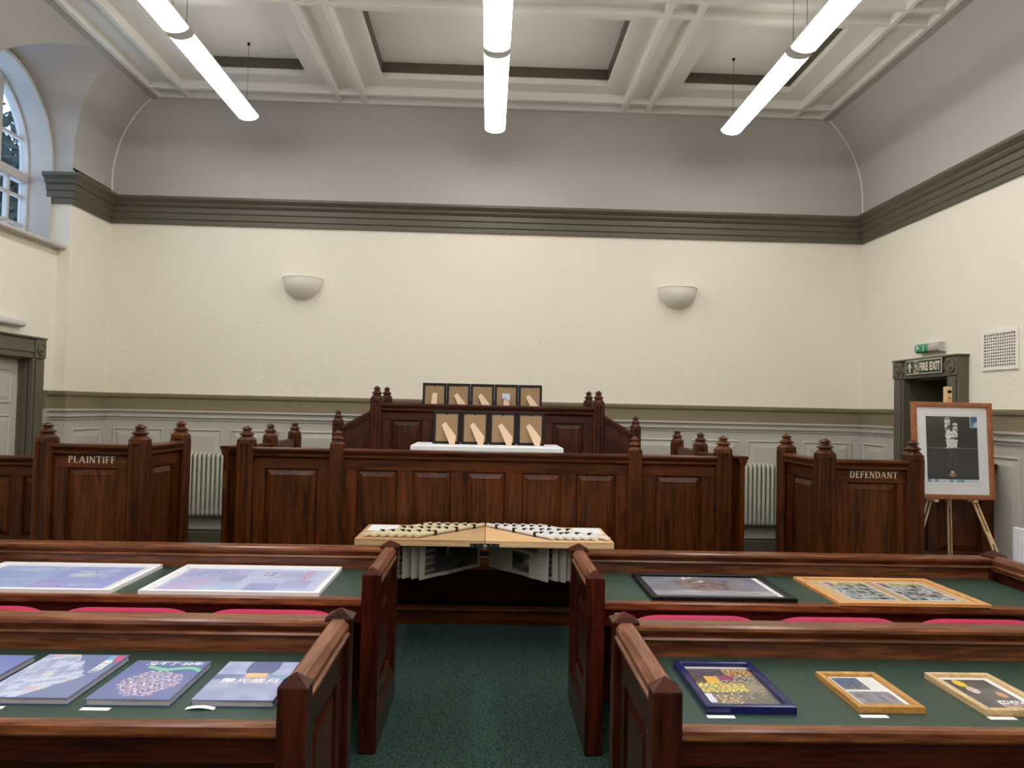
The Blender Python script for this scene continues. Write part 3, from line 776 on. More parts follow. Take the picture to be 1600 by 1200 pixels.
# ------------------------------------------------------------------ red chairs between the desk rows
def make_chair():
    t = thing('chair', 'red chair', 'chair', (0, 0, 0), 'crimson upholstered chairs between the desk rows')
    P = []; w, z0, z1, r = .252, .50, .822, .07
    P = [(-w, z0), (w, z0)]+[(w-r*1.6+r*1.6*cos(pi/2*k/6), z1-r*.55+r*.55*sin(pi/2*k/6)) for k in range(7)]+[(-w+r*1.6-r*1.6*sin(pi/2*k/6), z1-r*.55+r*.55*cos(pi/2*k/6)) for k in range(7)]
    MB().prism(P, 'y', -.03, .03).build('backrest', 'crimson', t)
    MB().box(-.25, .25, .03, .44, .42, .48, .02).build('seat', 'crimson', t)
    for x in (-.23, .23):
        MB().tube([(x, .01, .55), (x, 0, .42), (x, -.01, .0)], .012).build('leg', 'black', t)
        MB().tube([(x, .40, .42), (x, .42, .0)], .012).build('leg', 'black', t)
        MB().tube([(x, .0, .40), (x, .41, .40)], .011).build('seat_frame', 'black', t)
    return t
ch0 = make_chair()
CH = [(-1.99, 'crimson chair back at far left, left of the aisle'), (-1.417, 'middle crimson chair back left of the aisle'),
      (-.846, 'crimson chair back left of the aisle, nearest the aisle'), (.862, 'crimson chair back right of the aisle, nearest the aisle'),
      (1.45, 'middle crimson chair back right of the aisle'), (2.035, 'crimson chair back at far right, right of the aisle')]
for i, (x, lb) in enumerate(CH):
    o = ch0 if i == 0 else copy_tree(ch0)
    o.location = (x, 3.145, 0); o['label'] = lb

# ------------------------------------------------------------------ framed pictures
def border(mb, w, h, bw, z0, t, lip=.003):
    for sx, sy in ((0, -1), (1, 0), (0, 1), (-1, 0)):
        o = [(-w/2, -h/2), (w/2, -h/2), (w/2, h/2), (-w/2, h/2)]; n = [(-w/2+bw, -h/2+bw), (w/2-bw, -h/2+bw), (w/2-bw, h/2-bw), (-w/2+bw, h/2-bw)]
        k = {(0, -1): 0, (1, 0): 1, (0, 1): 2, (-1, 0): 3}[sx, sy]; j = (k+1) % 4
        def mid(a, b, q): return (a[0]+(b[0]-a[0])*q, a[1]+(b[1]-a[1])*q)
        a0, a1, b0, b1 = o[k], o[j], n[k], n[j]; m0, m1 = mid(a0, b0, .25), mid(a1, b1, .25); r0, r1 = mid(a0, b0, .75), mid(a1, b1, .75)
        V = []
        for p, q, z in ((a0, a1, z0), (a0, a1, z0+t-lip), (m0, m1, z0+t), (r0, r1, z0+t), (b0, b1, z0+t-lip), (b0, b1, z0)):
            V += [(p[0], p[1], z), (q[0], q[1], z)]
        mb.add(V, [(0, 1, 3, 2), (2, 3, 5, 4), (4, 5, 7, 6), (6, 7, 9, 8), (8, 9, 11, 10), (10, 11, 1, 0), (0, 2, 4, 6, 8, 10), (1, 3, 5, 7, 9, 11)])
    return mb
def picture(name, label, loc, w, h, t, bw, bmat, matw, matmat, fn, nx, ny, rot=None, group=None, pmat='print_matt', extra=None):
    o = thing(name, label, 'picture', (0, 0, 0), group)
    border(MB(), w, h, bw, 0, t).build('frame_border', bmat, o)
    MB().box(-w/2+.004, w/2-.004, -h/2+.004, h/2-.004, .0, t*.35).build('backing', 'kraft' if matmat is None else matmat, o)
    iw, ih = w-2*bw, h-2*bw
    if matw: MB().box(-iw/2, iw/2, -ih/2, ih/2, t*.35, t*.36).build('mount', matmat, o)
    l, r_, b, tp = matw if isinstance(matw, tuple) else (matw,)*4
    pw, ph = iw-l-r_, ih-b-tp
    print_sheet('print', pw, ph, nx, ny, fn, o, pmat, t*.36+.0008, x0=-iw/2+l, y0=-ih/2+b)
    MB().add([(-iw/2, -ih/2, t*.36+.004), (iw/2, -ih/2, t*.36+.004), (iw/2, ih/2, t*.36+.004), (-iw/2, ih/2, t*.36+.004)], [(0, 1, 2, 3)]).build('glass', 'picture_glass', o)
    if extra: extra(o, -iw/2+l, -ih/2+b, pw, ph, t*.36+.0014)
    o.location = loc
    if rot: o.rotation_euler = rot
    return o
def words(o, body, x, y, size, z, mat, name='lettering', bold=0, align='LEFT', vertical=False, sx=1.0):
    mb = MB()
    if vertical:
        for i, c in enumerate(body):
            V, F = text_faces(c, size, bold, 'CENTER', sx); mb.add([(x+a, y-i*size*.98+b, z) for a, b in V], F)
    else:
        V, F = text_faces(body, size, bold, align); mb.add([(x+a, y+b, z) for a, b in V], F)
    return mb.build(name, mat, o)
def mixc(a, b, k): return tuple(p+(q-p)*k for p, q in zip(a, b))
def inr(u, v, x0, x1, y0, y1): return x0 < u < x1 and y0 < v < y1

def pr_blue_lit_spread(u, v):                      # two newspaper pages, bluish window light painted into the colours
    c = (186, 204, 244)
    if u < .46:
        c = (172, 192, 240)
        if inr(u, v, .12, .40, .72, .92) and nz(u, v, 26, 2) > -.05: c = (206, 220, 250)
        if .36 < v < .42: c = (190, 212, 248)
    elif u > .49:
        c = (168, 180, 236)
        if inr(u, v, .60, .76, .52, .80) and (v < .66 or nz(u, v, 30, 3) > -.15): c = (214, 226, 236)
        if inr(u, v, .77, .88, .45, .86) and nz(u, v, 30, 4) > 0: c = (200, 216, 246)
        if inr(u, v, .53, .68, .06, .28): c = (196, 186, 240)
        if inr(u, v, .68, .94, .14, .26) and nz(u, v, 22, 6) > 0: c = (196, 210, 246)
    k = nz(u, v, 7, 5)*8
    return (c[0]+k, c[1]+k, c[2]+k*.5)
def pr_lilac_lit_spread(u, v):  # newspaper pages with the cool window wash painted in
    c = (206, 214, 244)
    if inr(u, v, .02, .47, .04, .96):
        c = (192, 196, 236)
        if v < .30: c = (208, 190, 232) if u < .26 else (186, 208, 236)
        elif v > .62 and u < .36 and nz(u, v, 24, 7) > .1: c = (170, 172, 220)
        if sqrt((u-.40)**2+((v-.55)*.7)**2) < .10: c = (172, 176, 220)
        if inr(u, v, .12, .26, .32, .50) and int(u*60) % 3 == 0: c = (226, 180, 214)
    if inr(u, v, .53, .93, .04, .96):
        c = (200, 208, 242)
        if inr(u, v, .54, .74, .06, .36): c = (166, 176, 224)
        if inr(u, v, .76, .93, .18, .52): c = (176, 184, 228)
        if inr(u, v, .60, .84, .58, .86): c = (186, 192, 228)
        if sqrt((u-.60)**2+((v-.72)*.75)**2) < .075: c = (214, 220, 244)
        if inr(u, v, .565, .65, .68, .84) and nz(u, v, 40, 8) > 0: c = (112, 120, 166)
        if inr(u, v, .84, .90, .40, .95) and nz(u, v, 45, 9) > .05: c = (220, 150, 172)
    return c
def pr_painting(u, v):                         # stormy group on a pale shore, lightened to paint in glass reflection
    k = nz(u, v*.6, 5, 1)*.5+nz(u, v*.7, 13, 2)*.3
    c = mixc((122, 124, 136), (156, 156, 166), .5+k)
    d = sqrt(((u-.5)/.32)**2+((v-.62)/.34)**2)
    if d < 1: c = mixc(mixc((88, 74, 74), (176, 146, 138), .5+nz(u, v, 16, 4)), c, d**3)
    if v > .72 and inr(u, v, .36, .52, .72, 1) and nz(u, v, 22, 5) > .2: c = (226, 220, 216)
    if .16 < v < .34: c = mixc(c, (196, 194, 194), .5+nz(u, v*3, 7, 6)*.8)
    if inr(u, v, .62, .95, .0, .2): c = mixc(c, (150, 150, 156), .6)
    return c
def pr_two_pages(u, v):
    if .445 < u < .535: return (208, 176, 132)
    if v < .05 or v > .96 or u < .02 or u > .98 or .42 < u < .56: return (232, 230, 222)
    q = u/.445 if u < .5 else (u-.535)/.465
    c = (214, 214, 206)
    if v > .86:
        c = (226, 218, 110) if q > .22 else (196, 120, 160)
        if q > .3 and nz(u, v, 60, 2) > .15: c = (90, 100, 60)
        return c
    fx, fy = q*5 % 1, v*6 % 1
    if fx < .06 or fy < .08: return (226, 226, 220)
    g = nz(u*1.4, v, 18, 3)+.5*nz(u, v, 44, 5)+(hsh(q*5, v*6, 2+(u > .5))-.5)*.7
    c = mixc((58, 66, 70), (206, 210, 206), max(0, min(1, .5+g)))
    return c if hsh(q*5, v*6, 9) < .8 else mixc(c, (120, 150, 170), .5)
def pr_crowd(u, v):                            # magazine poster of bands of people
    k = nz(u, v, 34, 3)+.5*nz(u, v, 70, 4)
    if v > .94: return (210, 206, 200)
    if v > .76:
        return mixc((56, 48, 56), (120, 112, 116), .5+k) if u < .56 else mixc((90, 60, 30), (240, 200, 140), .5+k)
    if v > .58:
        if inr(u, v, .22, .40, .56, .74): return (236, 184, 84)
        if inr(u, v, .46, .66, .66, .76): return (150, 70, 110)
        return mixc((90, 76, 66), (214, 206, 196), .4+k) if u > .4 else (96, 82, 70)
    if v > .36:
        if u < .72: return mixc((120, 112, 84), (252, 226, 110), .5+k*1.3)
        return mixc((120, 112, 98), (190, 170, 140), .4+k)
    if inr(u, v, .0, .14, .12, .32): return (222, 224, 236)
    if v < .28 and .2 < u < .52: return mixc((70, 62, 48), (240, 206, 160), .45+k*1.2)
    if v > .2 and k > .42: return (226, 222, 214)
    return (104, 100, 90)
def pr_two_photos(u, v):
    if inr(u, v, .02, .66, .57, 1): return mixc((40, 60, 96), (120, 150, 190), .5+nz(u, v, 30, 2)) if v > .78 else ((92, 98, 104) if nz(u, v, 25, 4) < .3 else (170, 174, 170))
    if inr(u, v, .02, 1, .0, .50): return mixc((110, 104, 112), (150, 146, 156), .5+nz(u, v, 7, 3)) if v > .14 else mixc((96, 88, 80), (196, 184, 160), .5+nz(u, v, 40, 3))
    return (232, 232, 230)
def pr_helmets(u, v):
    c = mixc((66, 62, 60), (120, 116, 112), .5+.5*sin(u*88)) if u > .3 and v < .86 else (84, 80, 78)
    if sqrt((u-.26)**2+((v-.86)*.9)**2) < .12: c = (238, 204, 66)
    if sqrt((u-.32)**2+(v-.62)**2) < .12: c = mixc((196, 150, 140), (240, 236, 232), .5+nz(u, v, 20, 3))
    if sqrt((u-.80)**2+((v-.46)*.9)**2) < .09: c = mixc((220, 160, 70), (220, 150, 150), .5+nz(u, v, 30, 4))
    if v < .26 and u > .4 and nz(u, v, 34, 2) > -.05: c = (222, 176, 170) if v < .15 else (238, 236, 234)
    return c

ZD = .7212
picture('framed_newspaper', 'white framed newspaper spread painted with blue window light on left desk, cut by the photo edge', (-2.215, 4.105, ZD), .86, .61, .022, .022, 'white_gloss', (.02, .05, .015, .015), 'white_card', pr_blue_lit_spread, 90, 44, pmat='print_gloss')
picture('framed_newspaper', 'white framed newspaper spread painted with lilac window light on left desk, nearer the aisle', (-1.225, 4.11, ZD), .86, .61, .022, .022, 'white_gloss', (.02, .02, .015, .015), 'white_card', pr_lilac_lit_spread, 90, 44, pmat='print_gloss')
picture('framed_painting', 'black framed stormy group painting on right desk', (1.185, 4.09, ZD), .72, .55, .024, .032, 'black', (.012, .03, .0, .0), 'white_card', pr_painting, 90, 50, pmat='print_gloss')
picture('framed_newspaper', 'light wood framed pair of comic pages on right desk', (2.115, 4.07, ZD), .755, .585, .018, .035, 'orange_frame', (.075, .055, .055, .045), 'tan_mount', pr_two_pages, 120, 50, pmat='print_gloss')
picture('framed_poster', 'blue framed magazine crowd poster on lower right desk', (.835, 2.625, ZD), .282, .435, .026, .024, 'blue_gloss', 0, None, pr_crowd, 64, 90, pmat='print_gloss')
picture('framed_photo', 'honey wood frame holding two photographs on lower right desk', (1.287, 2.592, ZD), .212, .325, .022, .02, 'honey_frame', (.016, .016, .01, .012), 'white_card', pr_two_photos, 44, 60, pmat='print_gloss')
picture('framed_photo', 'pale wood frame with yellow helmet picture on lower right desk edge', (1.69, 2.585, ZD), .23, .345, .022, .018, 'pale_frame', (.022, .022, .022, .022), 'white_card', pr_helmets, 44, 60, pmat='print_gloss')

# wrapped books
def book(label, loc, w, h, th, fn, nx, ny, extra=None):
    o = thing('book', label, 'book', (0, 0, 0), 'wrapped books on the lower left desk')
    MB().box(-w/2+.004, w/2-.003, -h/2+.004, h/2-.004, .003, th-.003).build('pages', 'page_edge', o)
    mb = MB(); mb.box(-w/2, w/2, -h/2, h/2, 0, .003, .001); mb.box(-w/2, w/2, -h/2, h/2, th-.003, th, .001); mb.box(-w/2, -w/2+.003, -h/2, h/2, .002, th-.002)
    mb.build('cover', 'cover_daylit', o)
    print_sheet('cover_print', w-.004, h-.004, nx, ny, fn, o, 'print_gloss', th+.0006)
    if extra: extra(o, w, h, th+.0014)
    o.location = loc
def bk0(u, v):  # this and the next cover prints have bluish daylight in their colours
    c = (128, 140, 196)
    if inr(u, v, .2, .75, .62, .74): c = (176, 192, 230)
    if nz(u, v, 6, 3) > .3: c = (140, 134, 204)
    return c
def bk1(u, v):
    c = (124, 136, 176)
    d = u+.75*v
    if d < 1.18+.1*nz(u, v, 8, 2) and u-.9*v < .42:
        i, j = int((u*1.0+.25*v)*9), int((v-.35*u+1)*15)
        q = hsh(i, j, 3); c = mixc((146, 158, 196), (214, 220, 240), q)
        if q > .93: c = (226, 214, 180)
        if q < .05: c = (220, 180, 180)
        fu, fv = (u+.25*v)*9 % 1, (v-.35*u+1)*15 % 1
        if fu < .1 or fv < .14: c = (196, 206, 234)
    if inr(u, v, .80, .98, .84, .98): c = (120, 190, 228) if u < .89 else (226, 92, 130)
    return c
def bk2(u, v):
    c = (112, 124, 172)
    if sqrt(((u-.52)/.38)**2+((v-.40)/.32)**2)+.2*nz(u, v, 6, 2) < 1:
        k = nz(u, v, 30, 3)+.5*nz(u, v, 60, 4)
        c = mixc((104, 104, 150), (228, 220, 232), .45+k)
        if nz(u, v, 18, 7) > .42: c = (214, 150, 160)
    if abs(v-(.80-.35*(u-.45)**2+.05*sin(u*9))) < .035 and u > .25: c = (140, 206, 176)
    return c
def bk3(u, v):
    c = mixc((146, 154, 190), (170, 176, 206), .5+nz(u, v, 4, 3))
    if v > .62: c = mixc((188, 194, 222), (160, 170, 204), .5+nz(u, v, 5, 4))
    if sqrt(((u-.55)/.22)**2+((v-.86)/.30)**2) < 1 and v > .62: c = (112, 118, 156)
    if inr(u, v, .40, .68, .56, .68): c = (246, 196, 140)
    if .5 < v < .64 and (u < .36 or u > .72): c = mixc((116, 124, 160), (140, 170, 200), u)
    return c
def tx1(o, w, h, z): words(o, '風雨同路', w*.36, h*.28, .034, z, 'white_card', vertical=True, bold=.0012)
def tx2(o, w, h, z): words(o, '繪不了·20年', -w*.30, h*.37, .036, z, 'white_card', bold=.0012)
def tx3(o, w, h, z): words(o, '榮光歲月', -w*.36, -h*.08, .048, z, 'white_card', bold=.0008)
book('wrapped book painted with blue daylight at the left edge of the lower left desk', (-1.715, 2.63, ZD), .28, .39, .02, bk0, 40, 50)
book('wrapped book with a map-like patchwork cover on lower left desk', (-1.395, 2.635, ZD), .28, .41, .02, bk1, 70, 90, tx1)
book('wrapped book with a green swash over a crowd cover on lower left desk', (-1.075, 2.605, ZD), .255, .36, .02, bk2, 70, 90, tx2)
book('wrapped book with painted blue daylight and orange patch beside the aisle end panel', (-.76, 2.605, ZD), .25, .36, .02, bk3, 60, 80, tx3)
# caption cards
def card(label, x, y, bend=0):
    n = 8; V = []; F = []
    for i in range(n+1):
        u = -.043+.086*i/n; z = .0006+bend*sin(pi*i/n)
        V += [(u, -.011, z), (u, .011, z), (u, .011, z+.0008), (u, -.011, z+.0008)]
        if i:
            for j in range(4): F.append((4*i-4+j, 4*i-4+(j+1) % 4, 4*i+(j+1) % 4, 4*i+j))
    F += [(0, 1, 2, 3), (4*n, 4*n+1, 4*n+2, 4*n+3)]
    o = MB().add(V, F).build('caption_card', 'white_card'); o.location = (x, y, ZD)
    tag(o, label, 'card', 'caption cards on the front desks')
card('white caption card below the patchwork book at the left edge', -1.47, 2.40)
card('white caption card below the green swash book', -1.155, 2.397)
card('curled white caption card below the orange patch book', -.848, 2.408, .006)
card('white caption card below the blue framed poster', .732, 2.385)
card('white caption card below the two-photo frame', 1.214, 2.40)
card('white caption card below the yellow helmet picture', 1.614, 2.395)

# ------------------------------------------------------------------ white board and photo frames
o = MB().box(-.60, .60, 6.11, 6.72, 1.301, 1.342, .003).build('display_board', 'white_gloss')
tag(o, 'white board lying on the clerk bench under four photo frames', 'board')
def make_photo_frame(strut_top=-.035, strut_bot=.06, diag=True):
    t = thing('photo_frame', 'frame', 'photo frame', (0, 0, 0))
    w, h = .226, .274
    M = Matrix.Rotation(radians(-6), 4, 'X') @ Matrix.Translation((0, 0, h/2)) @ Matrix.Rotation(pi/2, 4, 'X')   # local z -> -y (towards viewer = back of frame)
    border(MB(M), w, h, .022, -.012, .018, .001).build('frame_border', 'black', t)
    MB(M).box(-w/2+.022, w/2-.022, -h/2+.022, h/2-.022, -.006, -.001).build('back_panel', 'kraft', t)
    mb = MB(M); mb.box(-.008, .008, h/2-.03, h/2-.010, -.001, .002, .001); mb.build('hanger', 'black', t)
    for x, y in ((-w/2+.011, -.0), (w/2-.011, -.0), (-.06, -h/2+.011), (.06, -h/2+.011)):
        MB(M).box(x-.006, x+.006, y-.006, y+.006, -.001, .001).build('turn_clip', 'black', t)
    # strut
    zt = .185; a = (strut_top, -.025, zt); b = (strut_bot, -.105, .002)
    V2 = [(-.041, .156), (-.010, .180), (.080, .068), (.073, .002), (.030, .002)] if diag else [(-.018, .176), (.026, .176), (.030, .002), (-.034, .002)]
    V2 = [(x, -.075*(1-z/.18), z) for x, z in V2]
    n = len(V2)
    V = [(x, y-.001, z) for x, y, z in V2]+[(x, y-.005, z+.001) for x, y, z in V2]
    mb = MB(); mb.add(V, [tuple(range(n)), tuple(range(2*n-1, n-1, -1))]+[(i, (i+1) % n, n+(i+1) % n, n+i) for i in range(n)])
    mb.build('easel_strut', 'strut_board', t)
    return t
pf = make_photo_frame(); pfs = make_photo_frame(diag=False)
used = set()
def put(src, loc, label, group):
    o = src if src.name not in used else copy_tree(src); used.add(src.name)
    o.location = loc; o['label'] = label; o['group'] = group; return o
for i in range(4):
    put(pf, (-.338+i*.2325, 6.46, 1.342), ('leftmost', 'second from left', 'third from left', 'rightmost')[i]+' black photo frame seen from behind on the white board', 'photo frames on the white board')
for i in range(5):
    src = pfs if i in (0, 3) else pf
    f = put(src, (-.512+i*.228, 7.42, 1.60), ('leftmost', 'second from left', 'middle', 'taped second from right', 'rightmost')[i]+' black photo frame seen from behind on the judge bench', 'photo frames on the judge bench')
    if i == 3:
        tp = MB().box(-.04, .03, -.034, -.030, .135, .185, .001); tp.box(.0, .034, -.038, -.034, .118, .165, .001); tp.build('tape', 'tape', f)

# ------------------------------------------------------------------ newspaper table
TX, TY0, TY1, TZ = .862, 5.20, 5.84, .765
t = thing('folding_table', 'pale plywood folding table holding hanging newspapers at the end of the aisle', 'table', (0, 5.5, 0))
def stick_ends(s, i):
    if s < 0: return (-.80+.058*i, -.405+.0645*i)
    return (.80-.058*i if i else .825, .405-.0645*i)
SY0, SY1 = 5.27, 5.80
for s in (-1, 1):
    mb = MB()
    zb = TZ-.012
    ends = sorted([(stick_ends(s, i)) for i in range(7)])
    g = .010
    mb.box(s*.002, s*TX, TY0, SY0-.01, zb, TZ); mb.box(s*.002, s*TX, SY1+.01, TY1, zb, TZ)
    lo, hi = (-TX, -.002) if s < 0 else (.002, TX)
    lft = [(lo, lo)]+[(a+g, b+g) for a, b in ends]; rgt = [(a-g, b-g) for a, b in ends]+[(hi, hi)]
    for (a0, a1), (b0, b1) in zip(lft, rgt):
        mb.prism([(a0, SY0-.01), (b0, SY0-.01), (b1, SY1+.01), (a1, SY1+.01)], 'z', zb, TZ)
    mb.build('table_leaf', 'ply', t)
    for y in (TY0, TY1-.02): MB().box(s*.002, s*TX, y, y+.02, TZ-.042, zb, .002).build('edge_batten', 'pine_x', t)
    MB().box(s*TX, s*(TX-.02), TY0+.02, TY1-.02, TZ-.042, zb, .002).build('edge_batten', 'pine_y', t)
    for y in (TY0+.05, TY1-.07): MB().box(s*.80, s*.768, y, y+.02, .002, TZ-.042, .002).build('leg', 'pine_z', t)
    MB().box(s*.795, s*.773, TY0+.07, TY1-.07, .25, .28, .002).build('leg_brace', 'pine_y', t)
mb = MB().box(-.098, .095, TY0-.003, TY0, TZ-.044, TZ-.018); mb.lathe([(.016, 0), (.016, .004), (.006, .006)], 12)
mb = MB().box(-.098, .095, TY0-.003, TY0, TZ-.046, TZ-.018)
hg = mb.build('hinge', 'dark_metal', t)
MB(Matrix.Translation((0, TY0-.003, TZ-.04)) @ Matrix.Rotation(pi/2, 4, 'X')).lathe([(.016, 0), (.016, .003), (.012, .004), (.012, .003), (.004, .003), (.004, .005)], 14).build('hinge_pin', 'chrome', hg)
for x in (-.085, -.045, .04, .08):
    MB(Matrix.Translation((x, TY0-.003, TZ-.03)) @ Matrix.Rotation(pi/2, 4, 'X')).lathe([(.004, 0), (.004, .001), (.001, .0015)], 8).build('screw', 'chrome', hg)

def pr_news(seed):
    def f(u, v):
        if u < .06 or u > .96 or v < .09 or v > .97: return (176, 172, 162)
        k = nz(u, v, 5, seed)+.5*nz(u, v, 13, seed)
        if seed % 3 == 0:
            c = mixc((26, 26, 34), (96, 84, 58), max(0, min(1, .35+k)))
            if u < .22 and int(v*16) % 3 == 0: c = (120, 118, 112)
            return c
        if inr(u, v, .30, .60, .10, .66): return mixc((40, 40, 44), (150, 148, 142), max(0, min(1, .4+k)))
        if v > .74 and u > .15: return (66, 74, 104) if seed % 2 else (96, 96, 98)
        if u > .66 and int(v*34) % 2: return (158, 154, 146)
        if u < .26 and int(v*40) % 2: return (160, 156, 148)
        return (184, 180, 170)
    return f
ORD = ('first', 'second', 'third', 'fourth', 'fifth', 'sixth', 'seventh')
for s in (-1, 1):
    for i in range(7):
        a, b = stick_ends(s, i)
        p0 = Vector((a, SY0-.004, 0)); p1 = Vector((b, SY1+.004, 0)); dr = (p1-p0); Ln = dr.length; dr.normalize()
        lb = '%s newspaper clipped to a cream stick, counting from the %s end of the table' % (ORD[i], 'left' if s < 0 else 'right')
        if i == 6: lb = 'newspaper on a cream stick nearest the table middle, its printed page showing, %s half' % ('left' if s < 0 else 'right')
        t = thing('hanging_newspaper', lb, 'newspaper', (a, SY0, TZ), 'newspapers hung through the folding table')
        M = Matrix(((dr.x, -dr.y, 0, p0.x), (dr.y, dr.x, 0, p0.y), (0, 0, 1, 0), (0, 0, 0, 1)))
        mb = MB(M); mb.box(-.02, Ln+.01, -.0105, .0105, TZ+.010, TZ+.028, .002); mb.build('stick', 'pine_x', t).data.materials[0] = MATS['white_card' if s > 0 else 'stick_cream'] if 'stick_cream' in MATS else plain('stick_cream', rgb(226, 212, 176), .6)
        for q in (.24+.02*(i % 3), .56-.02*(i % 2), .84):
            mb = MB(M); mb.box(Ln*q-.013, Ln*q+.013, -.014, .014, TZ+.001, TZ+.034, .003); mb.build('binder_clip', 'black', t)
        # folded sheet: wavy, hangs through the slot
        n = 14; V = []; F = []; zb = .475+.012*hsh(i, s+2)
        for k in range(n+1):
            u = .03+(Ln-.06)*k/n
            for z, wv in ((TZ+.012, 0), (TZ-.02, 0), (.66, .5), (.56, .8), (zb, 1)):
                off = .006*sin(u*16+i*2)*wv+.004*sin(u*40+i)*wv
                V += [(u, off-.0018-.002*wv, z), (u, off+.0018+.002*wv, z)]
        for k in range(n):
            for j in range(4):
                for q in (0, 1):
                    c0 = k*10+j*2+q; F.append((c0, c0+10, c0+12, c0+2))
            F.append((k*10+8, k*10+18, k*10+19, k*10+9)); F.append((k*10, k*10+10, k*10+11, k*10+1))
        for k in (0, n):
            for j in range(4): F.append((k*10+j*2, k*10+j*2+1, k*10+j*2+3, k*10+j*2+2))
        MB(M).add(V, F).build('sheet', 'newsprint', t)
        # printed face: follow the camera-facing side, just proud of the paper
        me = bpy.data.meshes.new('page_print'); nx, ny = 44, 34; VV = []
        sd = -1 if s < 0 else 1
        for j in range(ny+1):
            z = zb+.004+(TZ-.05-zb)*j/ny; wv = max(0, min(1, (TZ-.02-z)/(TZ-.02-zb)))
            for k in range(nx+1):
                u = .035+(Ln-.07)*k/nx; off = .006*sin(u*16+i*2)*wv+.004*sin(u*40+i)*wv
                VV.append(M @ Vector((u, off+sd*(.0032+.002*wv), z))-Vector((a, SY0, TZ)))
        FF = [(j*(nx+1)+k, j*(nx+1)+k+1, (j+1)*(nx+1)+k+1, (j+1)*(nx+1)+k) for j in range(ny) for k in range(nx)]
        me.from_pydata(VV, [], FF); at = me.color_attributes.new('ink', 'FLOAT_COLOR', 'CORNER'); fn = pr_news(i+(4 if s > 0 else 0)); cols = []
        for j in range(ny):
            for k in range(nx): cols += list(rgb(*fn((k+.5)/nx, (j+.5)/ny)))*4
        at.data.foreach_set('color', cols); me.materials.append(MATS['print_matt'])
        ob = bpy.data.objects.new('page_print', me); COL.objects.link(ob); ob.parent = t
o = MB().box(-.835, -.63, 5.545, 5.815, TZ+.0005, TZ+.0015).build('paper_sheet', 'white_card'); tag(o, 'white paper sheet on the left back corner of the folding table', 'paper')
o = MB().box(.645, .845, 5.56, 5.83, TZ+.0005, TZ+.0015).build('paper_sheet', 'white_card'); tag(o, 'white paper sheet on the right back corner of the folding table', 'paper')

# ------------------------------------------------------------------ easel and framed front page
t = thing('easel', 'pale pine tripod easel beside the defendant box', 'easel', (3.49, 5.72, 0))
def slotted(a, b, w, nm, side=(1, 0, 0)):
    a, b = Vector(a), Vector(b); d = (b-a).normalized(); u = Vector(side); u = (u-d*u.dot(d)).normalized()
    mb = MB(); Ln = (b-a).length
    for q in (-1, 1): mb.beam(a+u*q*w*.36, b+u*q*w*.36, w*.28, .014, side)
    for q in (0, .42, .94): mb.beam(a+d*Ln*q, a+d*(Ln*q+.06*Ln), w, .016, side)
    return mb.build(nm, 'pine_z', t)
slotted((3.49, 5.86, 1.40), (2.90, 5.545, .002), .034, 'leg'); slotted((3.575, 5.875, 1.40), (3.86, 5.34, .002), .034, 'leg')
slotted((3.51, 5.865, 1.86), (3.565, 5.865, .002), .03, 'leg')
mb = MB(); mb.box(3.475, 3.518, 5.80, 5.85, 1.735, 1.885, .004); cl = mb.build('clamp', 'pine_z', t)
MB().box(3.482, 3.511, 5.7985, 5.80, 1.835, 1.858).build('clamp_slot', 'black', cl)
MB(Matrix.Translation((3.497, 5.80, 1.80)) @ Matrix.Rotation(pi/2, 4, 'X')).lathe([(.008, 0), (.008, .006), (.003, .01)], 10).build('clamp_screw', 'brass', cl)
for px in (3.345, 3.645): MB().box(px-.016, px+.016, 5.70, 5.79, 1.02, 1.038, .003).build('peg', 'pine_y', t)
def pr_front(u, v):
    c = (62, 62, 62)
    if v < .05: 
        c = (206, 214, 222) if hsh(u*14, 1) > .4 else (130, 160, 190)
        return c
    if inr(u, v, .86, 1, .83, 1):
        if u < .875 or v < .845: return (196, 214, 220)
        return (70, 110, 140) if v > .92 else ((186, 214, 230) if hsh(u*30, v*20, 4) > .3 else (90, 140, 180))
    if abs(v-.52) < .006: return (120, 118, 116)
    if inr(u, v, .36, .62, .22, .50) and nz(u, v, 22, 3) > .05: return (76, 76, 76)
    if nz(u, v, 4, 5) > .25: c = (66, 66, 66)
    if sqrt(((u-.49)/.075)**2+((v-.115)/.028)**2) < 1: c = (178, 132, 116) if nz(u, v, 40, 3) > -.2 else (100, 60, 50)
    if inr(u, v, .462, .52, .14, .165): c = (240, 240, 236)
    return c
def front_words(o, x0, y0, pw, ph, z):
    words(o, '今天', x0+pw*.565, y0+ph*.855, .030, z, 'white_card', vertical=True, bold=.0012, sx=1.5)
    words(o, '明報', x0+pw*.415, y0+ph*.893, .034, z, 'white_card', vertical=True, bold=.0012, sx=1.3)
    words(o, '義賣', x0+pw*.494, y0+ph*.668, .070, z, 'white_card', vertical=True, bold=.0026, sx=1.4)
    mb = MB()
    for sg, yy in ((1, y0+ph*.968), (-1, y0+ph*.800)):
        for k in range(6):
            a, b = -1+2*k/6, -1+2*(k+1)/6
            mb.add([(x0+pw*.415+.019*a, yy+sg*.008*(1-a*a), z), (x0+pw*.415+.019*b, yy+sg*.008*(1-b*b), z), (x0+pw*.415+.019*b, yy+sg*(.008*(1-b*b)-.006), z), (x0+pw*.415+.019*a, yy+sg*(.008*(1-a*a)-.006), z)], [(0, 1, 2, 3)])
    mb.build('lettering', 'white_card', o)
    mb = MB()
    for r0, r1, q0, q1 in ((-.012, pw+.012, -.02, -.018), (-.012, pw+.012, ph+.010, ph+.012)): mb.add([(x0+r0, y0+q0, z), (x0+r1, y0+q0, z), (x0+r1, y0+q1, z), (x0+r0, y0+q1, z)], [(0, 1, 2, 3)])
    mb.build('mount_line', 'page_edge', o)
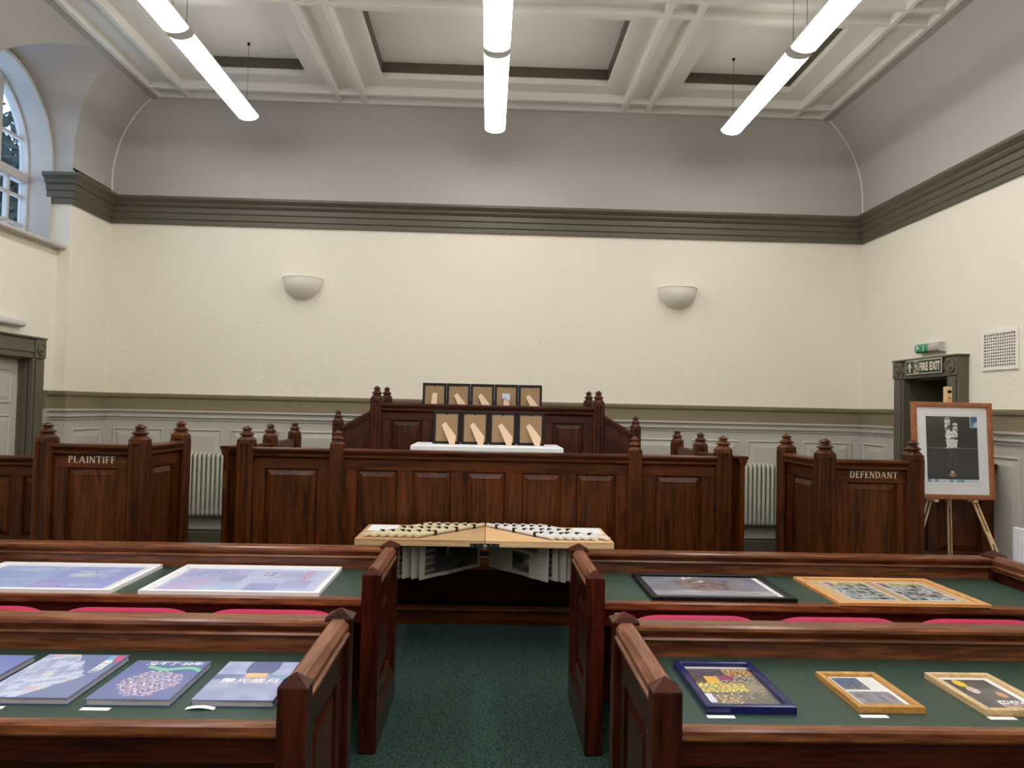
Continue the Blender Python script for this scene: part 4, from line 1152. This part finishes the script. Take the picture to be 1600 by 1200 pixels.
picture('framed_front_page', 'brown framed dark newspaper front page with white mount standing on the easel', (3.493, 5.765, 1.402), .615, .725, .028, .036, 'tan_frame', (.075, .075, .09, .07), 'white_card', pr_front, 70, 90,
        rot=(radians(90-4), 0, 0), pmat='print_gloss', extra=front_words)

# ------------------------------------------------------------------ wall fittings
def sconce(x, label):
    t = thing('wall_light', label, 'wall light', (x, YB, 2.74), 'half bowl wall lights')
    R = .205; h = .212
    P = [(R*sin(pi/2*k/12)+.0, h*(1-cos(pi/2*k/12))) for k in range(13)]
    Q = [(r-.012, z+.004) for r, z in P[::-1] if r > .02]
    MB(Matrix.Translation((x, YB, 2.742))).lathe(P+[(R+.006, h), (R+.006, h+.006), (R-.008, h+.006)]+Q, 28, a0=pi, a1=2*pi).build('bowl', 'plaster', t, True)
    MB().box(x-.05, x+.05, YB-.012, YB, 2.80, 2.90, .003).build('back_plate', 'white_gloss', t)
    MB(Matrix.Translation((x, YB-.07, 2.84))).lathe([(.012, 0), (.014, .03), (.028, .06), (.026, .085), (.008, .10)], 14).build('bulb', 'white_gloss', t, True)
sconce(-1.972, 'cream half bowl wall light on the back wall, left one')
sconce(1.986, 'cream half bowl wall light on the back wall, right one')
def radiator(x0, n, label, vx):
    t = thing('radiator', label, 'radiator', (x0+n*.023, 8.09, .36))
    z0, z1, r, yy = .49, 1.12, .0165, 8.08
    pts = []
    for (cy, cz, a0) in ((.028, z1-.03, 0), (-.028, z1-.03, pi/2), (-.028, z0+.03, pi), (.028, z0+.03, 3*pi/2)):
        for k in range(4):
            a = a0+pi/2*k/3; pts.append((0, cy+.026*cos(a), cz+.026*sin(a)))
    first = None
    for i in range(n):
        if first is None:
            mb = MB(); mb.tube([(x0+.023+p[0], yy+p[1], p[2]) for p in pts], r, 6, True); first = mb.build('column', 'radiator_paint', t, True)
            fx = first
        else:
            c = first.copy(); COL.objects.link(c); c.parent = t; c.location = (i*.046, 0, 0)
    for z in (z0+.03, z1-.03): MB(Matrix.Translation((x0, yy, z)) @ Matrix.Rotation(pi/2, 4, 'Y')).lathe([(.022, 0), (.022, n*.046)], 10).build('header', 'radiator_paint', t, True)
    for q in (.15, .85): MB().box(x0+n*.046*q-.012, x0+n*.046*q+.012, yy-.03, 8.162, .44, .475, .003).build('bracket', 'radiator_paint', t)
    mb = MB(Matrix.Translation((vx, yy-.06, .98)) @ Matrix.Rotation(pi/2, 4, 'X')); mb.lathe([(.012, -.02), (.02, 0), (.02, .03), (.008, .034)], 10); mb.build('valve', 'chrome', t, True)
radiator(-3.40, 22, 'pale column radiator behind the plaintiff box', -3.04)
radiator(2.44, 22, 'pale column radiator behind the defendant box', 3.06)

t = thing('panel_radiator', 'white panel radiator low on the right wall at the photo edge', 'radiator', (3.90, 5.1, .2))
MB().box(3.865, 3.905, 4.55, 5.63, .20, .86, .008).build('panel', 'white_gloss', t)
for i in range(26): MB().box(3.858, 3.866, 4.58+i*.04, 4.60+i*.04, .25, .81, .003).build('rib', 'white_gloss', t)
for y in (4.75, 5.43): MB().box(3.905, 3.956, y, y+.04, .55, .75).build('bracket', 'white_gloss', t)
# vent grille on the right wall
t = thing('vent_grille', 'white perforated vent grille high on the right wall', 'vent', (W, 5.94, 2.19))
y0, y1, z0, z1 = 5.725, 6.155, 2.03, 2.345
mb = MB(); e = .028
mb.box(W-.014, W-.002, y0, y1, z0, z0+e).box(W-.014, W-.002, y0, y1, z1-e, z1).box(W-.014, W-.002, y0, y0+e, z0+e, z1-e).box(W-.014, W-.002, y1-e, y1, z0+e, z1-e)
mb.build('grille_frame', 'plaster', t)
mb = MB()
nb = 14; st = (y1-y0-2*e)/nb
for i in range(1, nb): mb.box(W-.012, W-.005, y0+e+i*st-.004, y0+e+i*st+.004, z0+e, z1-e)
nb = 11; st = (z1-z0-2*e)/nb
for i in range(1, nb): mb.box(W-.0125, W-.005, y0+e, y1-e, z0+e+i*st-.004, z0+e+i*st+.004)
o = mb.build('grille_bars', 'plaster', t)
MB().box(W-.004, W-.001, y0+.01, y1-.01, z0+.01, z1-.01).build('backing', 'black', t)

def wallM(x, y, z, sgn):         # local x -> along wall (reading direction), y -> up, z -> out of wall
    if sgn > 0: return Matrix(((0, 0, -1, x), (-1, 0, 0, y), (0, 1, 0, z), (0, 0, 0, 1)))
    return Matrix(((0, 0, 1, x), (1, 0, 0, y), (0, 1, 0, z), (0, 0, 0, 1)))
# FIRE EXIT sign
sx = W-.112
t = thing('fire_exit_sign', 'green FIRE EXIT sign with arrow over the right door', 'sign', (sx, 6.82, 2.04))
M = wallM(sx, 6.82, 2.10, 1)
MB(M).box(-.285, .285, -.064, .064, 0, .005, .001).build('edge', 'photo_lum', t)
MB(M).box(-.278, .278, -.057, .057, .004, .006).build('board', 'sign_green', t)
mb = MB(M)
def flat(mb, P, z=.0068): mb.add([(x, y, z) for x, y in P], [tuple(range(len(P)))])
flat(mb, [(-.255, -.005), (-.215, .048), (-.175, -.005), (-.190, -.005), (-.203, .012), (-.203, -.047), (-.227, -.047), (-.227, .012), (-.240, -.005)])
mb.build('arrow', 'photo_lum', t)
mb = MB(M)
for P in ([(-.145, -.052), (-.07, -.052), (-.07, -.047), (-.145, -.047)], [(-.145, .047), (-.07, .047), (-.07, .052), (-.145, .052)], [(-.145, -.047), (-.14, -.047), (-.14, .047), (-.145, .047)], [(-.075, -.047), (-.07, -.047), (-.07, .047), (-.075, .047)],
          [(-.125, .028), (-.115, .04), (-.105, .03), (-.113, .02)], [(-.122, .018), (-.103, .022), (-.09, -.005), (-.106, -.01)], [(-.135, .0), (-.121, .018), (-.115, .012), (-.128, -.004)], [(-.104, .018), (-.084, .008), (-.086, .002), (-.104, .01)],
          [(-.106, -.008), (-.094, -.008), (-.078, -.028), (-.083, -.034)], [(-.106, -.008), (-.098, -.01), (-.112, -.036), (-.135, -.038), (-.134, -.03), (-.116, -.028)]): flat(mb, P)
mb.build('running_figure', 'photo_lum', t)
V, F = text_faces('FIRE EXIT', .098, .0035, sx=.74)
wmax = max(v[0] for v in V); k = .32/wmax
MB(M).add([(-.055+x*k, -.033+y, .0068) for x, y in V], F).build('lettering', 'photo_lum', t)
# emergency lights
def bulkhead(M, L, h, d, t, m1, m2, split):
    n = 8; P = [(0, -h/2), (d*.62, -h/2), (d*.9, -h*.36), (d, -h*.15), (d, h*.15), (d*.9, h*.36), (d*.62, h/2), (0, h/2)]
    MB(M).box(-L/2, L/2, -h/2-.004, h/2+.004, 0, .018, .003).build('base', 'lamp_body', t)
    for a, b, mt, nm in ((-L/2+.004, -L/2+L*split, m1, 'lens'), (-L/2+L*split, L/2-.004, m2, 'lens')):
        if b-a < .01: continue
        MB(M).prism([(q, .016+p) for p, q in P], 'x', a, b).build(nm, mt, t) if False else MB(M @ Matrix(((1, 0, 0, 0), (0, 1, 0, 0), (0, 0, 1, 0), (0, 0, 0, 1)))).prism([(q, .016+p) for p, q in P], 'x', a, b).build(nm, mt, t)
t = thing('exit_light', 'green and clear emergency exit light above the fire exit sign', 'light', (W, 6.84, 2.27))
M = wallM(W, 6.845, 2.272, 1); bulkhead(M, .38, .082, .06, t, 'exit_green', 'clear_plastic', .56)
mb = MB(M)
for P in ([(-.16, -.02), (-.15, -.02), (-.125, .02), (-.135, .024)], [(-.135, .0), (-.11, -.006), (-.11, .002), (-.13, .01)], [(-.155, .008), (-.14, .02), (-.145, .024), (-.16, .014)], [(-.045, -.025), (-.035, -.025), (-.035, .025), (-.045, .025)], [(-.055, -.018), (-.025, -.018), (-.04, -.032)]): flat(mb, P, .078)
mb.build('pictogram', 'white_gloss', t)
t = thing('emergency_light', 'grey white bulkhead emergency light above the left door', 'light', (X_BAY, 6.66, 2.29))
bulkhead(wallM(X_BAY, 6.665, 2.298, -1), .45, .07, .05, t, 'lamp_body', 'lamp_body', 1.0)

# ------------------------------------------------------------------ suspended linear lights
SEG = 1.74
def make_light(L):
    t = thing('ceiling_light', 'light', 'ceiling light', (0, 0, 0), 'suspended linear ceiling lights')
    n = 12; P = [(.098*cos(pi+pi*k/n), .098*sin(pi+pi*k/n)*.5) for k in range(n+1)]
    MB().prism(P, 'y', -L/2+.012, L/2-.012).build('diffuser', 'tube_glow', t, True)
    MB().prism([(-.1, 0), (.1, 0), (.1, .012), (.05, .045), (-.05, .045), (-.1, .012)], 'y', -L/2+.004, L/2-.004).build('housing', 'lamp_body', t)
    MB().box(-.045, .045, -L/2+.05, L/2-.05, .045, .049).build('added_fill_strip', 'fill_glow', t)  # unseen glowing strip added on top to brighten the ceiling
    for s in (-1, 1):
        Q = [(x*1.03, z*1.03) for x, z in P]+[(.1, .014), (-.1, .014)]
        MB().prism(Q, 'y', s*L/2, s*(L/2-.012)).build('end_cap', 'lamp_body', t)
    return t
lt0 = make_light(SEG-.085); firstl = True
rows = ((-2.352, 7.475, 'left'), (.006, 7.60, 'middle'), (2.29, 7.435, 'right'))
pos = ('end nearest the back wall', 'second from the back wall', 'third from the back wall', 'fourth from the back wall', 'fifth from the back wall', 'nearest the rear wall')
for x, ye, nm in rows:
    for i in range(6):
        yc = ye-SEG*(i+.5)
        o = lt0 if firstl else copy_tree(lt0); firstl = False
        o.location = (x, yc, 4.385); o['label'] = 'glowing suspended linear light in the %s row, %s' % (nm, pos[i])
        for yw in (yc+SEG/2-.10, yc-SEG/2+.16):
            zt = ceil_z(x, yw)
            MB().tube([(0, yw-yc, .045), (0, yw-yc, zt-4.385)], .0022, 5).build('suspension_wire', 'wire', o)
            MB(Matrix.Translation((0, yw-yc, zt-4.385-.025))).lathe([(.006, 0), (.014, .006), (.014, .025)], 8).build('ceiling_grip', 'black', o)
            MB(Matrix.Translation((0, yw-yc, .045))).lathe([(.008, 0), (.008, .03), (.003, .045)], 8).build('cable_grip', 'black', o)

# ------------------------------------------------------------------ trees outside the windows
def tree(x, y, label, seed):
    rnd = random.Random(seed)
    t = thing('tree', label, 'tree', (x, y, 0))
    MB().lathe([(.22, -1), (.17, 2), (.12, 4)], 8, x, y).build('trunk', 'bark', t)
    V = []; F = []
    for i in range(6000):
        c = Vector((x, y, 4.3))+Vector((rnd.gauss(0, .6), rnd.gauss(0, 1.0), rnd.gauss(0, .55)))
        u = Vector((rnd.uniform(-1, 1), rnd.uniform(-1, 1), rnd.uniform(-1, 1))).normalized(); w = u.orthogonal().normalized()
        s = rnd.uniform(.06, .12); n = len(V)
        V += [tuple(c-u*s), tuple(c+w*s*.5), tuple(c+u*s), tuple(c-w*s*.5)]; F.append((n, n+1, n+2, n+3))
    o = MB().add(V, F).build('foliage', 'leaf', t); o['kind'] = 'stuff'
tree(-10.2, 17.0, 'dark tree further off outside the arched window', 5)
tree(-6.7, 11.2, 'dark leafy tree outside the arched window', 3)
